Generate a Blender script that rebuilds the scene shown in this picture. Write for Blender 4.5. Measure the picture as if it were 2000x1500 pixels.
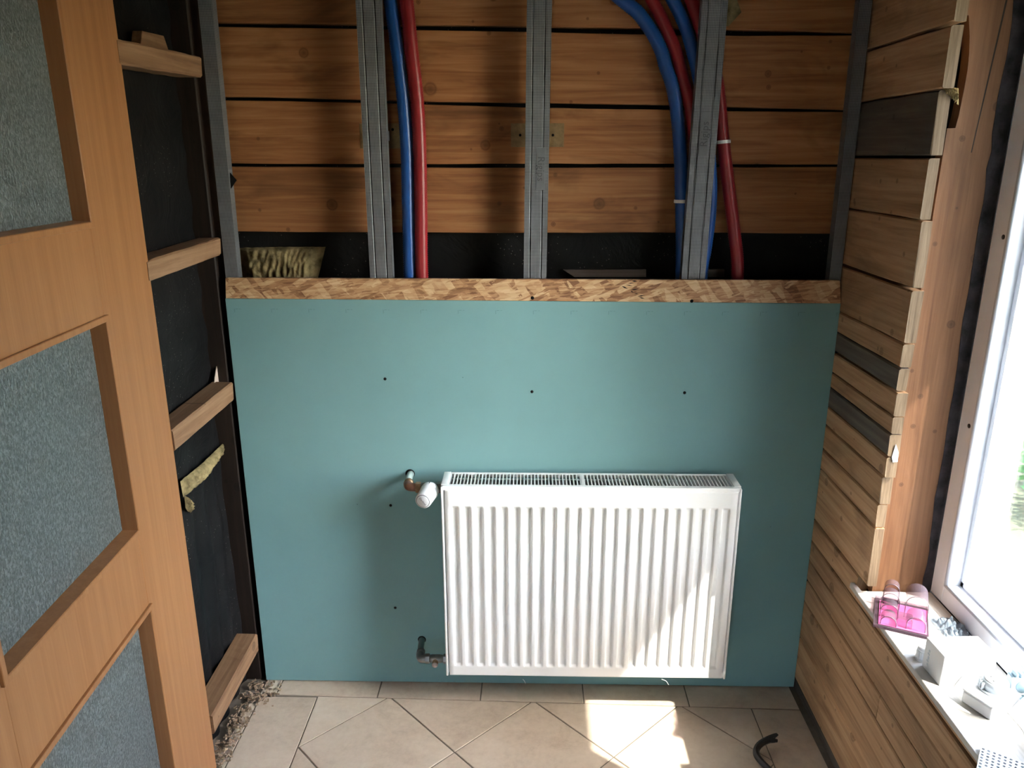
import bpy, bmesh, math, random
from mathutils import Vector, Matrix, noise as mnoise

# ------------------------------------------------------------------ clean start
for o in list(bpy.data.objects):
    bpy.data.objects.remove(o, do_unlink=True)
scene = bpy.context.scene
COL = scene.collection
random.seed(7)

# ------------------------------------------------------------------ camera
F_PX = 1500.0
YAW, PITCH, ROLL = -0.0221, 0.2877, -0.0013
CAM = Vector((-0.0054, -2.0181, 1.5673))
_fwd = Vector((math.sin(YAW) * math.cos(PITCH), math.cos(YAW) * math.cos(PITCH), -math.sin(PITCH)))
_right = Vector((math.cos(YAW), -math.sin(YAW), 0))
_up = _right.cross(_fwd)
_r = _right * math.cos(ROLL) + _up * math.sin(ROLL)
_u = -_right * math.sin(ROLL) + _up * math.cos(ROLL)
cam_data = bpy.data.cameras.new('camera')
cam_data.sensor_width = 36.0
cam_data.lens = 36.0 * F_PX / 2000.0
cam_data.clip_start = 0.02
cam_data.clip_end = 200
camera = bpy.data.objects.new('camera', cam_data)
COL.objects.link(camera)
camera.matrix_world = Matrix(((_r.x, _u.x, -_fwd.x, CAM.x), (_r.y, _u.y, -_fwd.y, CAM.y),
                              (_r.z, _u.z, -_fwd.z, CAM.z), (0, 0, 0, 1)))
scene.camera = camera

# ------------------------------------------------------------------ sky, sun, exposure
world = bpy.data.worlds.new('sky')
scene.world = world
world.use_nodes = True
wn = world.node_tree
wn.nodes.clear()
w_out = wn.nodes.new('ShaderNodeOutputWorld')
w_bg = wn.nodes.new('ShaderNodeBackground')
w_sky = wn.nodes.new('ShaderNodeTexSky')
w_sky.sky_type = 'NISHITA'
w_sky.sun_disc = False
w_sky.sun_elevation = math.radians(50)
w_sky.sun_rotation = math.radians(125)
w_sky.air_density = 1.0
w_sky.dust_density = 3.0
w_bg.inputs['Strength'].default_value = 0.45
wn.links.new(w_sky.outputs[0], w_bg.inputs['Color'])
wn.links.new(w_bg.outputs[0], w_out.inputs['Surface'])

sun_data = bpy.data.lights.new('sun', 'SUN')
sun_data.energy = 5.0
sun_data.angle = math.radians(0.55)
sun_data.color = (1.0, 0.95, 0.88)
sun = bpy.data.objects.new('sun', sun_data)
COL.objects.link(sun)
SUN_DIR = Vector((-0.68, 0.50, -1.0)).normalized()
sun.rotation_euler = SUN_DIR.to_track_quat('-Z', 'Y').to_euler()
sun.location = (4, -3, 6)

scene.view_settings.view_transform = 'Standard'
scene.view_settings.look = 'None'
scene.view_settings.gamma = 1.0
scene.view_settings.use_curve_mapping = False
scene.view_settings.exposure = 4.0

# ------------------------------------------------------------------ room constants (metres)
XR, XL = 0.816, -0.816          # faces of the right planks / left battens
YE = -0.36                      # where the right planks stop at the window
ZS = 0.5425                     # top of the window sill
XW = 0.985                      # room face of the window frame
YP = 0.086                      # face of the planks on the back wall
ZC = 2.42                       # ceiling
YF = -3.3                       # wall behind the camera
X, Y, Z = 0, 1, 2


def on(px, py, axis, v):
    """photo pixel -> point where its sight line meets the plane axis = v"""
    d = _r * ((px - 1000) / F_PX) - _u * ((py - 750) / F_PX) + _fwd
    return CAM + d * ((v - CAM[axis]) / d[axis])


# ------------------------------------------------------------------ materials
def new_mat(name):
    m = bpy.data.materials.new(name)
    m.use_nodes = True
    nt = m.node_tree
    b = nt.nodes.get('Principled BSDF')
    return m, nt, b


def N(nt, typ, **kw):
    n = nt.nodes.new(typ)
    for k, v in kw.items():
        if k.startswith('i_'):
            n.inputs[k[2:].replace('_', ' ')].default_value = v
        else:
            setattr(n, k, v)
    return n


def L(nt, a, b):
    nt.links.new(a, b)


def math_node(nt, op, a=None, b=None, clamp=False):
    n = nt.nodes.new('ShaderNodeMath')
    n.operation = op
    n.use_clamp = clamp
    for i, v in enumerate((a, b)):
        if v is None:
            continue
        if isinstance(v, (int, float)):
            n.inputs[i].default_value = v
        else:
            nt.links.new(v, n.inputs[i])
    return n.outputs[0]


def ramp(nt, fac, stops):
    n = nt.nodes.new('ShaderNodeValToRGB')
    els = n.color_ramp.elements
    while len(els) < len(stops):
        els.new(0.5)
    for e, (p, c) in zip(els, stops):
        e.position = p
        e.color = (*c, 1) if len(c) == 3 else c
    nt.links.new(fac, n.inputs[0])
    return n.outputs[0]


def mix_col(nt, fac, a, b, blend='MIX'):
    n = nt.nodes.new('ShaderNodeMix')
    n.data_type = 'RGBA'
    n.blend_type = blend
    for i, v in ((0, fac), (6, a), (7, b)):
        if isinstance(v, (int, float)):
            n.inputs[i].default_value = v
        elif isinstance(v, tuple):
            n.inputs[i].default_value = (*v, 1)
        else:
            nt.links.new(v, n.inputs[i])
    return n.outputs[2]


def obj_coords(nt, scale=(1, 1, 1), rand=True, rot=(0, 0, 0)):
    tc = nt.nodes.new('ShaderNodeTexCoord')
    src = tc.outputs['Object']
    if rand:
        oi = nt.nodes.new('ShaderNodeObjectInfo')
        vm = nt.nodes.new('ShaderNodeVectorMath')
        vm.operation = 'SCALE'
        vm.inputs[0].default_value = (17.3, 11.1, 23.7)
        nt.links.new(oi.outputs['Random'], vm.inputs['Scale'])
        va = nt.nodes.new('ShaderNodeVectorMath')
        va.operation = 'ADD'
        nt.links.new(src, va.inputs[0])
        nt.links.new(vm.outputs[0], va.inputs[1])
        src = va.outputs[0]
    mp = nt.nodes.new('ShaderNodeMapping')
    mp.inputs['Scale'].default_value = scale
    mp.inputs['Rotation'].default_value = rot
    nt.links.new(src, mp.inputs['Vector'])
    return mp.outputs[0]


def bump(nt, b, height, strength=0.2, dist=0.002):
    n = nt.nodes.new('ShaderNodeBump')
    n.inputs['Strength'].default_value = strength
    n.inputs['Distance'].default_value = dist
    nt.links.new(height, n.inputs['Height'])
    nt.links.new(n.outputs[0], b.inputs['Normal'])


def noise(nt, vec, scale=5.0, detail=4.0, rough=0.55, dist=0.0):
    n = nt.nodes.new('ShaderNodeTexNoise')
    n.inputs['Scale'].default_value = scale
    n.inputs['Detail'].default_value = detail
    n.inputs['Roughness'].default_value = rough
    n.inputs['Distortion'].default_value = dist
    nt.links.new(vec, n.inputs['Vector'])
    return n.outputs[0]


def wood(name, dark, mid, light, axis=0, knots=True, rough=0.65, vary=0.25, stain=0.5, tone=None, grain=1.0):
    """sawn softwood: grain stretched along an axis, knots, smoky stains, a tone per board"""
    m, nt, b = new_mat(name)
    sc = [26, 26, 26]
    sc[axis] = 1.3
    v = obj_coords(nt, tuple(sc))
    g = noise(nt, v, 1.6 * grain, 5, 0.6, 1.1)
    sf = [150, 150, 150]
    sf[axis] = 4
    vf = obj_coords(nt, tuple(sf))
    fine = noise(nt, vf, 1.0, 3, 0.6, 0.2)
    mixv = math_node(nt, 'ADD', math_node(nt, 'MULTIPLY', g, 0.72), math_node(nt, 'MULTIPLY', fine, 0.28))
    col = ramp(nt, mixv, [(0.30, dark), (0.50, mid), (0.68, light)])
    if stain:
        ss = [3.2, 9, 9]
        if axis == 1:
            ss = [9, 3.2, 9]
        if axis == 2:
            ss = [9, 9, 3.2]
        vs = obj_coords(nt, tuple(ss))
        st = noise(nt, vs, 0.9, 4, 0.62, 0.8)
        stf = ramp(nt, st, [(0.52, (0, 0, 0)), (0.72, (1, 1, 1))])
        col = mix_col(nt, math_node(nt, 'MULTIPLY', stf, stain), col, tuple(c * 0.42 for c in dark))
    if knots:
        sx_ = nt.nodes.new('ShaderNodeSeparateXYZ')
        L(nt, obj_coords(nt, (1, 1, 1)), sx_.inputs[0])
        cx_ = nt.nodes.new('ShaderNodeCombineXYZ')
        ia, ib = {0: (0, 2), 1: (1, 2), 2: (2, 0)}[axis]
        L(nt, sx_.outputs[ia], cx_.inputs[0])
        L(nt, sx_.outputs[ib], cx_.inputs[1])
        for sc_, k0, k1, keep in ((7.0, 0.060, 0.105, 0.62), (14.0, 0.050, 0.075, 0.78)):
            vo = nt.nodes.new('ShaderNodeTexVoronoi')
            vo.voronoi_dimensions = '2D'
            vo.inputs['Scale'].default_value = sc_
            L(nt, cx_.outputs[0], vo.inputs['Vector'])
            sk_ = nt.nodes.new('ShaderNodeSeparateColor')
            L(nt, vo.outputs['Color'], sk_.inputs[0])
            # every knot its own size; many cells have none
            size = math_node(nt, 'ADD', math_node(nt, 'MULTIPLY', sk_.outputs[1], 0.8), 0.5)
            dd = math_node(nt, 'DIVIDE', vo.outputs['Distance'], size)
            kf = ramp(nt, dd, [(0.0, (1, 1, 1)), (k0, (0.55, 0.55, 0.55)), (k0 * 1.25, (0.9, 0.9, 0.9)), (k1, (0, 0, 0))])
            on_ = math_node(nt, 'GREATER_THAN', sk_.outputs[0], keep)
            col = mix_col(nt, math_node(nt, 'MULTIPLY', math_node(nt, 'MULTIPLY', kf, on_), 0.7), col, tuple(c * 0.5 for c in dark))
    if vary:
        oi = nt.nodes.new('ShaderNodeObjectInfo')
        tv = math_node(nt, 'ADD', math_node(nt, 'MULTIPLY', oi.outputs['Random'], vary), 1.0 - vary * 0.6)
        cmb = nt.nodes.new('ShaderNodeCombineColor')
        for i in range(3):
            L(nt, tv, cmb.inputs[i])
        col = mix_col(nt, 1.0, col, cmb.outputs[0], 'MULTIPLY')
    L(nt, col, b.inputs['Base Color'])
    b.inputs['Roughness'].default_value = rough
    b.inputs['Specular IOR Level'].default_value = 0.25
    bump(nt, b, fine, 0.35, 0.0012)
    return m


def plain(name, col, rough=0.5, metal=0.0, spec=0.5, nscale=None, nstr=0.1, var=0.0, vscale=20, coat=0.0):
    m, nt, b = new_mat(name)
    b.inputs['Roughness'].default_value = rough
    b.inputs['Metallic'].default_value = metal
    b.inputs['Specular IOR Level'].default_value = spec
    b.inputs['Coat Weight'].default_value = coat
    v = obj_coords(nt, rand=False)
    nz = noise(nt, v, vscale, 4, 0.6)
    c = ramp(nt, nz, [(0.3, tuple(x * (1 - var) for x in col)), (0.7, tuple(min(1, x * (1 + var)) for x in col))])
    L(nt, c, b.inputs['Base Color'])
    if nscale:
        bump(nt, b, noise(nt, v, nscale, 3, 0.6), nstr, 0.002)
    return m


M = {}
M['pine'] = wood('pine_board', (0.20, 0.073, 0.026), (0.35, 0.146, 0.056), (0.45, 0.215, 0.09), 0, stain=0.6, vary=0.2)
M['pine_old'] = wood('old_pine_board', (0.30, 0.16, 0.078), (0.50, 0.295, 0.158), (0.62, 0.395, 0.23), 1, stain=0.45, vary=0.35)
M['pine_grey'] = wood('weathered_board', (0.075, 0.062, 0.052), (0.13, 0.105, 0.086), (0.19, 0.155, 0.125), 1, stain=0.4, vary=0.2)
M['pine_end'] = wood('sawn_end_grain', (0.075, 0.046, 0.026), (0.135, 0.09, 0.054), (0.185, 0.13, 0.082), 2, knots=False, stain=0.15, vary=0.25, grain=3)
M['beam'] = wood('window_beam', (0.085, 0.036, 0.015), (0.125, 0.056, 0.025), (0.16, 0.076, 0.036), 2, stain=0.3, vary=0.0)
M['batten'] = wood('rough_batten', (0.15, 0.075, 0.038), (0.26, 0.14, 0.074), (0.36, 0.21, 0.12), 1, stain=0.3, vary=0.2)
M['post'] = wood('dark_post', (0.010, 0.006, 0.005), (0.018, 0.011, 0.008), (0.028, 0.017, 0.012), 2, stain=0.2, vary=0.0)
M['dark_wood'] = wood('dirty_lath', (0.05, 0.035, 0.026), (0.09, 0.065, 0.05), (0.13, 0.1, 0.08), 0, stain=0.3, vary=0.0)
M['ceil'] = wood('ceiling_board', (0.06, 0.033, 0.016), (0.10, 0.06, 0.03), (0.14, 0.085, 0.045), 1, stain=0.3, vary=0.2)

# beech veneer of the door
m, nt, b = new_mat('beech_veneer')
v1 = obj_coords(nt, (26, 26, 0.55), rand=False)
g = noise(nt, v1, 1.8, 4, 0.55, 0.4)
v2 = obj_coords(nt, (260, 260, 9), rand=False)
f2 = noise(nt, v2, 1.0, 2, 0.6)
mv = math_node(nt, 'ADD', math_node(nt, 'MULTIPLY', g, 0.7), math_node(nt, 'MULTIPLY', f2, 0.3))
c = ramp(nt, mv, [(0.32, (0.29, 0.118, 0.043)), (0.5, (0.34, 0.146, 0.056)), (0.68, (0.385, 0.176, 0.071))])
L(nt, c, b.inputs['Base Color'])
b.inputs['Roughness'].default_value = 0.42
b.inputs['Specular IOR Level'].default_value = 0.35
M['beech'] = m

# frosted door glass
m, nt, b = new_mat('frosted_glass')
v = obj_coords(nt, (1, 1, 0.55), rand=False)
nz_ = noise(nt, v, 260, 2, 0.5, 0.6)
c = ramp(nt, nz_, [(0.36, (0.06, 0.068, 0.066)), (0.50, (0.10, 0.112, 0.108)), (0.66, (0.19, 0.21, 0.205))])
L(nt, c, b.inputs['Base Color'])
b.inputs['Roughness'].default_value = 0.32
b.inputs['Specular IOR Level'].default_value = 0.5
bump(nt, b, nz_, 0.7, 0.003)
M['frost'] = m

# oriented strand board
m, nt, b = new_mat('strand_board')
def flakes(scale, rot):
    vr = obj_coords(nt, rand=False, rot=rot)
    mp = nt.nodes.new('ShaderNodeMapping')
    mp.inputs['Scale'].default_value = scale
    L(nt, vr, mp.inputs['Vector'])
    vv = mp.outputs[0]
    nn = nt.nodes.new('ShaderNodeTexNoise')
    nn.inputs['Scale'].default_value = 1.3
    L(nt, vv, nn.inputs['Vector'])
    va = nt.nodes.new('ShaderNodeVectorMath')
    va.operation = 'ADD'
    L(nt, vv, va.inputs[0])
    L(nt, nn.outputs['Color'], va.inputs[1])
    vo = nt.nodes.new('ShaderNodeTexVoronoi')
    vo.inputs['Scale'].default_value = 1.0
    L(nt, va.outputs[0], vo.inputs['Vector'])
    return vo.outputs['Color'], vo.outputs['Distance']
ca, da = flakes((13, 1, 75), (0, 0.45, 0))
cb, db = flakes((12, 1, 60), (0, -0.9, 0))
cc, dc = flakes((40, 1, 240), (0, 0.10, 0))
sa = nt.nodes.new('ShaderNodeSeparateColor'); L(nt, ca, sa.inputs[0])
sb = nt.nodes.new('ShaderNodeSeparateColor'); L(nt, cb, sb.inputs[0])
s3 = nt.nodes.new('ShaderNodeSeparateColor'); L(nt, cc, s3.inputs[0])
pick = math_node(nt, 'GREATER_THAN', sa.outputs[1], 0.5)
val = nt.nodes.new('ShaderNodeMix')
L(nt, pick, val.inputs[0]); L(nt, sa.outputs[0], val.inputs[2]); L(nt, sb.outputs[0], val.inputs[3])
vv2 = math_node(nt, 'ADD', math_node(nt, 'MULTIPLY', val.outputs[0], 0.6), math_node(nt, 'MULTIPLY', s3.outputs[0], 0.4))
c = ramp(nt, vv2, [(0.1, (0.20, 0.085, 0.035)), (0.35, (0.40, 0.20, 0.09)), (0.6, (0.55, 0.33, 0.17)), (0.9, (0.68, 0.47, 0.27))])
L(nt, c, b.inputs['Base Color'])
b.inputs['Roughness'].default_value = 0.6
bump(nt, b, vv2, 0.4, 0.0015)
M['osb'] = m

M['board'] = plain('moisture_board_paper', (0.195, 0.35, 0.355), 0.75, spec=0.2, var=0.05, vscale=3)
M['gypsum'] = plain('gypsum_core', (0.6, 0.6, 0.57), 0.9)
M['ring'] = plain('grey_ring', (0.10, 0.10, 0.11), 0.5)
M['plug'] = plain('pale_plug', (0.52, 0.42, 0.38), 0.5, var=0.1, vscale=80)
M['rimplastic'] = plain('clear_edge', (0.10, 0.075, 0.09), 0.2)
M['enamel'] = plain('white_enamel', (0.86, 0.85, 0.84), 0.28, spec=0.5, var=0.01)
M['fin'] = plain('grey_convector', (0.22, 0.23, 0.23), 0.5, var=0.1, vscale=60)
M['hole'] = plain('dark_hole', (0.008, 0.008, 0.008), 0.9, spec=0.1)
M['mark'] = plain('faint_print', (0.14, 0.26, 0.255), 0.8, spec=0.1)
M['ink'] = plain('dark_print', (0.03, 0.03, 0.035), 0.7)
M['brass'] = plain('old_brass', (0.30, 0.19, 0.11), 0.45, metal=0.6, var=0.3, vscale=90)
M['copper'] = plain('copper_fitting', (0.21, 0.105, 0.07), 0.45, metal=0.5, var=0.2, vscale=90)
M['nickel'] = plain('nickel_valve', (0.24, 0.23, 0.215), 0.4, metal=0.6, var=0.2, vscale=80)
M['pipe_paint'] = plain('painted_pipe', (0.52, 0.62, 0.58), 0.5, var=0.05)
M['pipe_dull'] = plain('dull_pipe', (0.20, 0.27, 0.25), 0.55, var=0.1)
M['white_plastic'] = plain('white_plastic', (0.80, 0.80, 0.82), 0.35)
M['grey_plastic'] = plain('pale_grey_plastic', (0.55, 0.60, 0.66), 0.35)
M['blue_plastic'] = plain('blue_grey_plastic', (0.22, 0.33, 0.40), 0.35)
M['pvc'] = plain('white_pvc', (0.66, 0.68, 0.74), 0.4, var=0.03)
M['gasket'] = plain('grey_gasket', (0.45, 0.48, 0.54), 0.35)
M['blue'] = plain('blue_conduit', (0.007, 0.075, 0.30), 0.38, var=0.1, vscale=30)
M['red'] = plain('red_conduit', (0.27, 0.012, 0.018), 0.38, var=0.1, vscale=30)
M['tie'] = plain('white_tie', (0.82, 0.82, 0.80), 0.4)
M['bracket'] = plain('yellow_zinc', (0.26, 0.165, 0.075), 0.5, metal=0.3, var=0.25, vscale=60)
M['wool'] = plain('glass_wool', (0.25, 0.19, 0.095), 0.95, spec=0.05, nscale=70, nstr=1.0, var=0.65, vscale=26)
M['iron'] = plain('dark_iron', (0.035, 0.03, 0.03), 0.4, metal=0.5, var=0.3, vscale=50)
M['sill'] = wood('sill_board', (0.50, 0.47, 0.43), (0.60, 0.57, 0.53), (0.68, 0.65, 0.61), 1, knots=False, stain=0.15, vary=0.0)
M['plaster'] = plain('room_plaster', (0.62, 0.58, 0.52), 0.9, spec=0.1, var=0.06, vscale=2)
M['bounce_white'] = plain('bounce_lining_white', (0.80, 0.79, 0.76), 0.9, spec=0.1, var=0.02, vscale=2)
M['chip'] = plain('wood_chips', (0.33, 0.235, 0.16), 0.9, spec=0.1, var=0.6, vscale=55)
M['paper'] = plain('torn_paper', (0.55, 0.43, 0.36), 0.85)
M['grout'] = plain('grout', (0.20, 0.165, 0.135), 0.95, spec=0.1, var=0.2, vscale=30)
M['paving'] = plain('mown_grass', (0.105, 0.115, 0.08), 0.9, spec=0.1, var=0.1, vscale=1.5)
M['leaf'] = plain('leaf', (0.10, 0.28, 0.12), 0.6, var=0.3, vscale=6)
M['dark_strip'] = plain('dark_beam_strip', (0.03, 0.026, 0.03), 0.8, spec=0.15, nscale=60, nstr=0.6, var=0.6, vscale=28)
M['facade'] = plain('facade_render', (0.55, 0.53, 0.48), 0.9, var=0.05, vscale=2)
M['dust'] = plain('pink_card', (0.46, 0.10, 0.25), 0.6, var=0.15, vscale=35)

# galvanised knurled steel
m, nt, b = new_mat('knurled_zinc')
v = obj_coords(nt, rand=False)
sp = nt.nodes.new('ShaderNodeSeparateXYZ')
L(nt, v, sp.inputs[0])
k = 2 * math.pi / 0.0075
xy = math_node(nt, 'ADD', sp.outputs[0], sp.outputs[1])
p1 = math_node(nt, 'SINE', math_node(nt, 'MULTIPLY', math_node(nt, 'ADD', xy, sp.outputs[2]), k))
p2 = math_node(nt, 'SINE', math_node(nt, 'MULTIPLY', math_node(nt, 'SUBTRACT', xy, sp.outputs[2]), k))
kn = math_node(nt, 'ADD', math_node(nt, 'MULTIPLY', math_node(nt, 'MULTIPLY', p1, p2), 0.5), 0.5)
zn = noise(nt, v, 30, 3, 0.6)
mv = math_node(nt, 'ADD', math_node(nt, 'MULTIPLY', kn, 0.7), math_node(nt, 'MULTIPLY', zn, 0.3))
c = ramp(nt, mv, [(0.22, (0.055, 0.058, 0.062)), (0.72, (0.27, 0.275, 0.29))])  # knurl shading put into the colour, darker in the dimples
L(nt, c, b.inputs['Base Color'])
b.inputs['Metallic'].default_value = 0.35
b.inputs['Roughness'].default_value = 0.45
bump(nt, b, kn, 0.5, 0.001)
M['zinc'] = m
M['zinc_plain'] = plain('plain_zinc', (0.17, 0.175, 0.185), 0.45, metal=0.35, var=0.08, vscale=40)
M['zinc_letter'] = plain('stamped_zinc', (0.09, 0.094, 0.10), 0.5, metal=0.3, var=0.08, vscale=40)

# black foil with dust
m, nt, b = new_mat('black_foil')
v = obj_coords(nt, rand=False)
w1 = noise(nt, v, 9, 4, 0.6, 1.2)
vd = nt.nodes.new('ShaderNodeTexVoronoi')
vd.inputs['Scale'].default_value = 95
L(nt, v, vd.inputs['Vector'])
dn = noise(nt, v, 6, 3, 0.6)
speck = math_node(nt, 'MULTIPLY', math_node(nt, 'LESS_THAN', vd.outputs['Distance'], 0.13),
                  math_node(nt, 'GREATER_THAN', dn, 0.53))
c0 = ramp(nt, dn, [(0.35, (0.006, 0.006, 0.0065)), (0.75, (0.013, 0.012, 0.012))])
c = mix_col(nt, math_node(nt, 'MULTIPLY', speck, 0.5), c0, (0.22, 0.20, 0.18))
L(nt, c, b.inputs['Base Color'])
b.inputs['Roughness'].default_value = 0.55
b.inputs['Specular IOR Level'].default_value = 0.12
bump(nt, b, w1, 0.35, 0.012)
M['foil'] = m

# floor tile
m, nt, b = new_mat('ceramic_tile')
v = obj_coords(nt)
n1 = noise(nt, v, 7, 5, 0.65, 0.5)
n2 = noise(nt, v, 60, 4, 0.65, 0.2)
mv = math_node(nt, 'ADD', math_node(nt, 'MULTIPLY', n1, 0.7), math_node(nt, 'MULTIPLY', n2, 0.3))
c = ramp(nt, mv, [(0.3, (0.46, 0.355, 0.27)), (0.5, (0.60, 0.48, 0.375)), (0.7, (0.68, 0.565, 0.455))])
L(nt, c, b.inputs['Base Color'])
b.inputs['Roughness'].default_value = 0.42
b.inputs['Specular IOR Level'].default_value = 0.4
M['tile'] = m


def clear_mat(name, tint, gloss=0.12, rough=0.06):
    m, nt, b = new_mat(name)
    nt.nodes.remove(b)
    out = nt.nodes.get('Material Output')
    tr = nt.nodes.new('ShaderNodeBsdfTransparent')
    tr.inputs[0].default_value = (*tint, 1)
    gl = nt.nodes.new('ShaderNodeBsdfGlossy')
    gl.inputs['Roughness'].default_value = rough
    lw = nt.nodes.new('ShaderNodeLayerWeight')
    lw.inputs['Blend'].default_value = 0.35
    f = math_node(nt, 'ADD', math_node(nt, 'MULTIPLY', lw.outputs['Fresnel'], 0.8), gloss * 0.3, clamp=True)
    mx = nt.nodes.new('ShaderNodeMixShader')
    L(nt, f, mx.inputs[0]); L(nt, tr.outputs[0], mx.inputs[1]); L(nt, gl.outputs[0], mx.inputs[2])
    L(nt, mx.outputs[0], out.inputs['Surface'])
    return m


M['pane'] = clear_mat('window_glass', (0.93, 0.96, 0.95), 0.05, 0.01)
m, nt, b = new_mat('clear_pink_plastic')
out = nt.nodes.get('Material Output')
tr = nt.nodes.new('ShaderNodeBsdfTransparent'); tr.inputs[0].default_value = (0.97, 0.91, 0.945, 1)
b.inputs['Base Color'].default_value = (0.12, 0.09, 0.11, 1)
b.inputs['Roughness'].default_value = 0.15
lw = nt.nodes.new('ShaderNodeLayerWeight'); lw.inputs['Blend'].default_value = 0.4
f = math_node(nt, 'ADD', math_node(nt, 'MULTIPLY', lw.outputs['Facing'], 0.75), 0.03, clamp=True)
mx = nt.nodes.new('ShaderNodeMixShader')
L(nt, f, mx.inputs[0]); L(nt, tr.outputs[0], mx.inputs[1]); L(nt, b.outputs[0], mx.inputs[2])
L(nt, mx.outputs[0], out.inputs['Surface'])
M['blister'] = m
m, nt, b = new_mat('clear_film')
out = nt.nodes.get('Material Output')
tr = nt.nodes.new('ShaderNodeBsdfTransparent'); tr.inputs[0].default_value = (0.6, 0.66, 0.72, 1)
b.inputs['Base Color'].default_value = (0.30, 0.35, 0.41, 1)
b.inputs['Roughness'].default_value = 0.2
mx = nt.nodes.new('ShaderNodeMixShader'); mx.inputs[0].default_value = 0.6
L(nt, tr.outputs[0], mx.inputs[1]); L(nt, b.outputs[0], mx.inputs[2])
L(nt, mx.outputs[0], out.inputs['Surface'])
M['film'] = m


# ------------------------------------------------------------------ geometry helpers
def tag(o, label=None, cat=None, group=None, kind=None):
    if label: o['label'] = label
    if cat: o['category'] = cat
    if group: o['group'] = group
    if kind: o['kind'] = kind
    return o


def link(name, me, mat=None, parent=None, smooth=False):
    if mat is not None:
        for mm in (mat if isinstance(mat, (list, tuple)) else [mat]):
            me.materials.append(M[mm] if isinstance(mm, str) else mm)
    if smooth:
        for p in me.polygons:
            p.use_smooth = True
    o = bpy.data.objects.new(name, me)
    COL.objects.link(o)
    if parent is not None:
        o.parent = parent
        o.matrix_parent_inverse = parent.matrix_world.inverted()
    return o


def empty(name, loc):
    o = bpy.data.objects.new(name, None)
    o.location = loc
    o.empty_display_size = 0.05
    COL.objects.link(o)
    o.matrix_world = Matrix.Translation(Vector(loc))
    return o


def from_bm(name, bm, mat, parent=None, smooth=False):
    bmesh.ops.recalc_face_normals(bm, faces=bm.faces[:])
    me = bpy.data.meshes.new(name)
    bm.to_mesh(me)
    bm.free()
    return link(name, me, mat, parent, smooth)


def bm_box(bm, lo, hi, bev=0.0, mtx=None, seg=1):
    c = [Vector((x, y, z)) for x in (lo[0], hi[0]) for y in (lo[1], hi[1]) for z in (lo[2], hi[2])]
    if mtx is not None:
        c = [mtx @ p for p in c]
    vs = [bm.verts.new(p) for p in c]
    fs = []
    for idx in ((0, 1, 3, 2), (4, 6, 7, 5), (0, 4, 5, 1), (2, 3, 7, 6), (0, 2, 6, 4), (1, 5, 7, 3)):
        fs.append(bm.faces.new([vs[i] for i in idx]))
    if bev > 0:
        es = list({e for f in fs for e in f.edges})
        bmesh.ops.bevel(bm, geom=es, offset=bev, segments=seg, affect='EDGES', profile=0.5)
    return vs


def box(name, lo, hi, mat, parent=None, bev=0.0, mtx=None, seg=1, smooth=False):
    bm = bmesh.new()
    bm_box(bm, lo, hi, bev, mtx, seg)
    return from_bm(name, bm, mat, parent, smooth)


def bm_prism(bm, pts, ext, bev=0.0):
    """planar polygon extruded by a vector"""
    ext = Vector(ext)
    a = [bm.verts.new(Vector(p)) for p in pts]
    c = [bm.verts.new(Vector(p) + ext) for p in pts]
    n = len(pts)
    fs = [bm.faces.new(a), bm.faces.new(c[::-1])]
    for i in range(n):
        j = (i + 1) % n
        fs.append(bm.faces.new((a[j], a[i], c[i], c[j])))
    if bev:
        es = list({e for f in fs for e in f.edges})
        bmesh.ops.bevel(bm, geom=es, offset=bev, segments=1, affect='EDGES')
    return fs


def prism(name, pts, ext, mat, parent=None, bev=0.0, smooth=False):
    bm = bmesh.new()
    bm_prism(bm, pts, ext, bev)
    return from_bm(name, bm, mat, parent, smooth)


def frame_axes(t):
    t = t.normalized()
    a = Vector((0, 0, 1)) if abs(t.z) < 0.9 else Vector((0, 1, 0))
    u = t.cross(a).normalized()
    return u, t.cross(u).normalized()


def bm_tube(bm, path, radii, seg=14, cap=True):
    path = [Vector(p) for p in path]
    if not isinstance(radii, (list, tuple)):
        radii = [radii] * len(path)
    rings = []
    u = None
    for i, p in enumerate(path):
        t = (path[min(i + 1, len(path) - 1)] - path[max(i - 1, 0)]).normalized()
        if u is None:
            u, w = frame_axes(t)
        else:
            u = (u - t * u.dot(t)).normalized()
            w = t.cross(u)
        rings.append([bm.verts.new(p + (u * math.cos(2 * math.pi * k / seg) + w * math.sin(2 * math.pi * k / seg)) * radii[i])
                      for k in range(seg)])
    for a, b_ in zip(rings, rings[1:]):
        for k in range(seg):
            j = (k + 1) % seg
            bm.faces.new((a[k], a[j], b_[j], b_[k]))
    if cap:
        bm.faces.new(rings[0][::-1])
        bm.faces.new(rings[-1])
    return rings


def tube(name, path, radii, mat, parent=None, seg=14, smooth=True):
    bm = bmesh.new()
    bm_tube(bm, path, radii, seg)
    return from_bm(name, bm, mat, parent, smooth)


def shade_auto(o, deg=40):
    """mark sharp edges by angle so smooth shading keeps creases"""
    me = o.data
    for p in me.polygons:
        p.use_smooth = True
    bm = bmesh.new()
    bm.from_mesh(me)
    for e in bm.edges:
        if len(e.link_faces) == 2 and e.calc_face_angle(0) > math.radians(deg):
            e.smooth = False
    bm.to_mesh(me)
    bm.free()
    return o


def catmull(pts, n):
    pts = [Vector(p) for p in pts]
    P = [pts[0] * 2 - pts[1]] + pts + [pts[-1] * 2 - pts[-2]]
    out = []
    segs = len(pts) - 1
    for i in range(segs):
        p0, p1, p2, p3 = P[i:i + 4]
        for j in range(n):
            t = j / n
            out.append(0.5 * ((2 * p1) + (p2 - p0) * t + (2 * p0 - 5 * p1 + 4 * p2 - p3) * t * t
                              + (3 * p1 - p0 - 3 * p2 + p3) * t ** 3))
    out.append(pts[-1])
    return out


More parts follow.
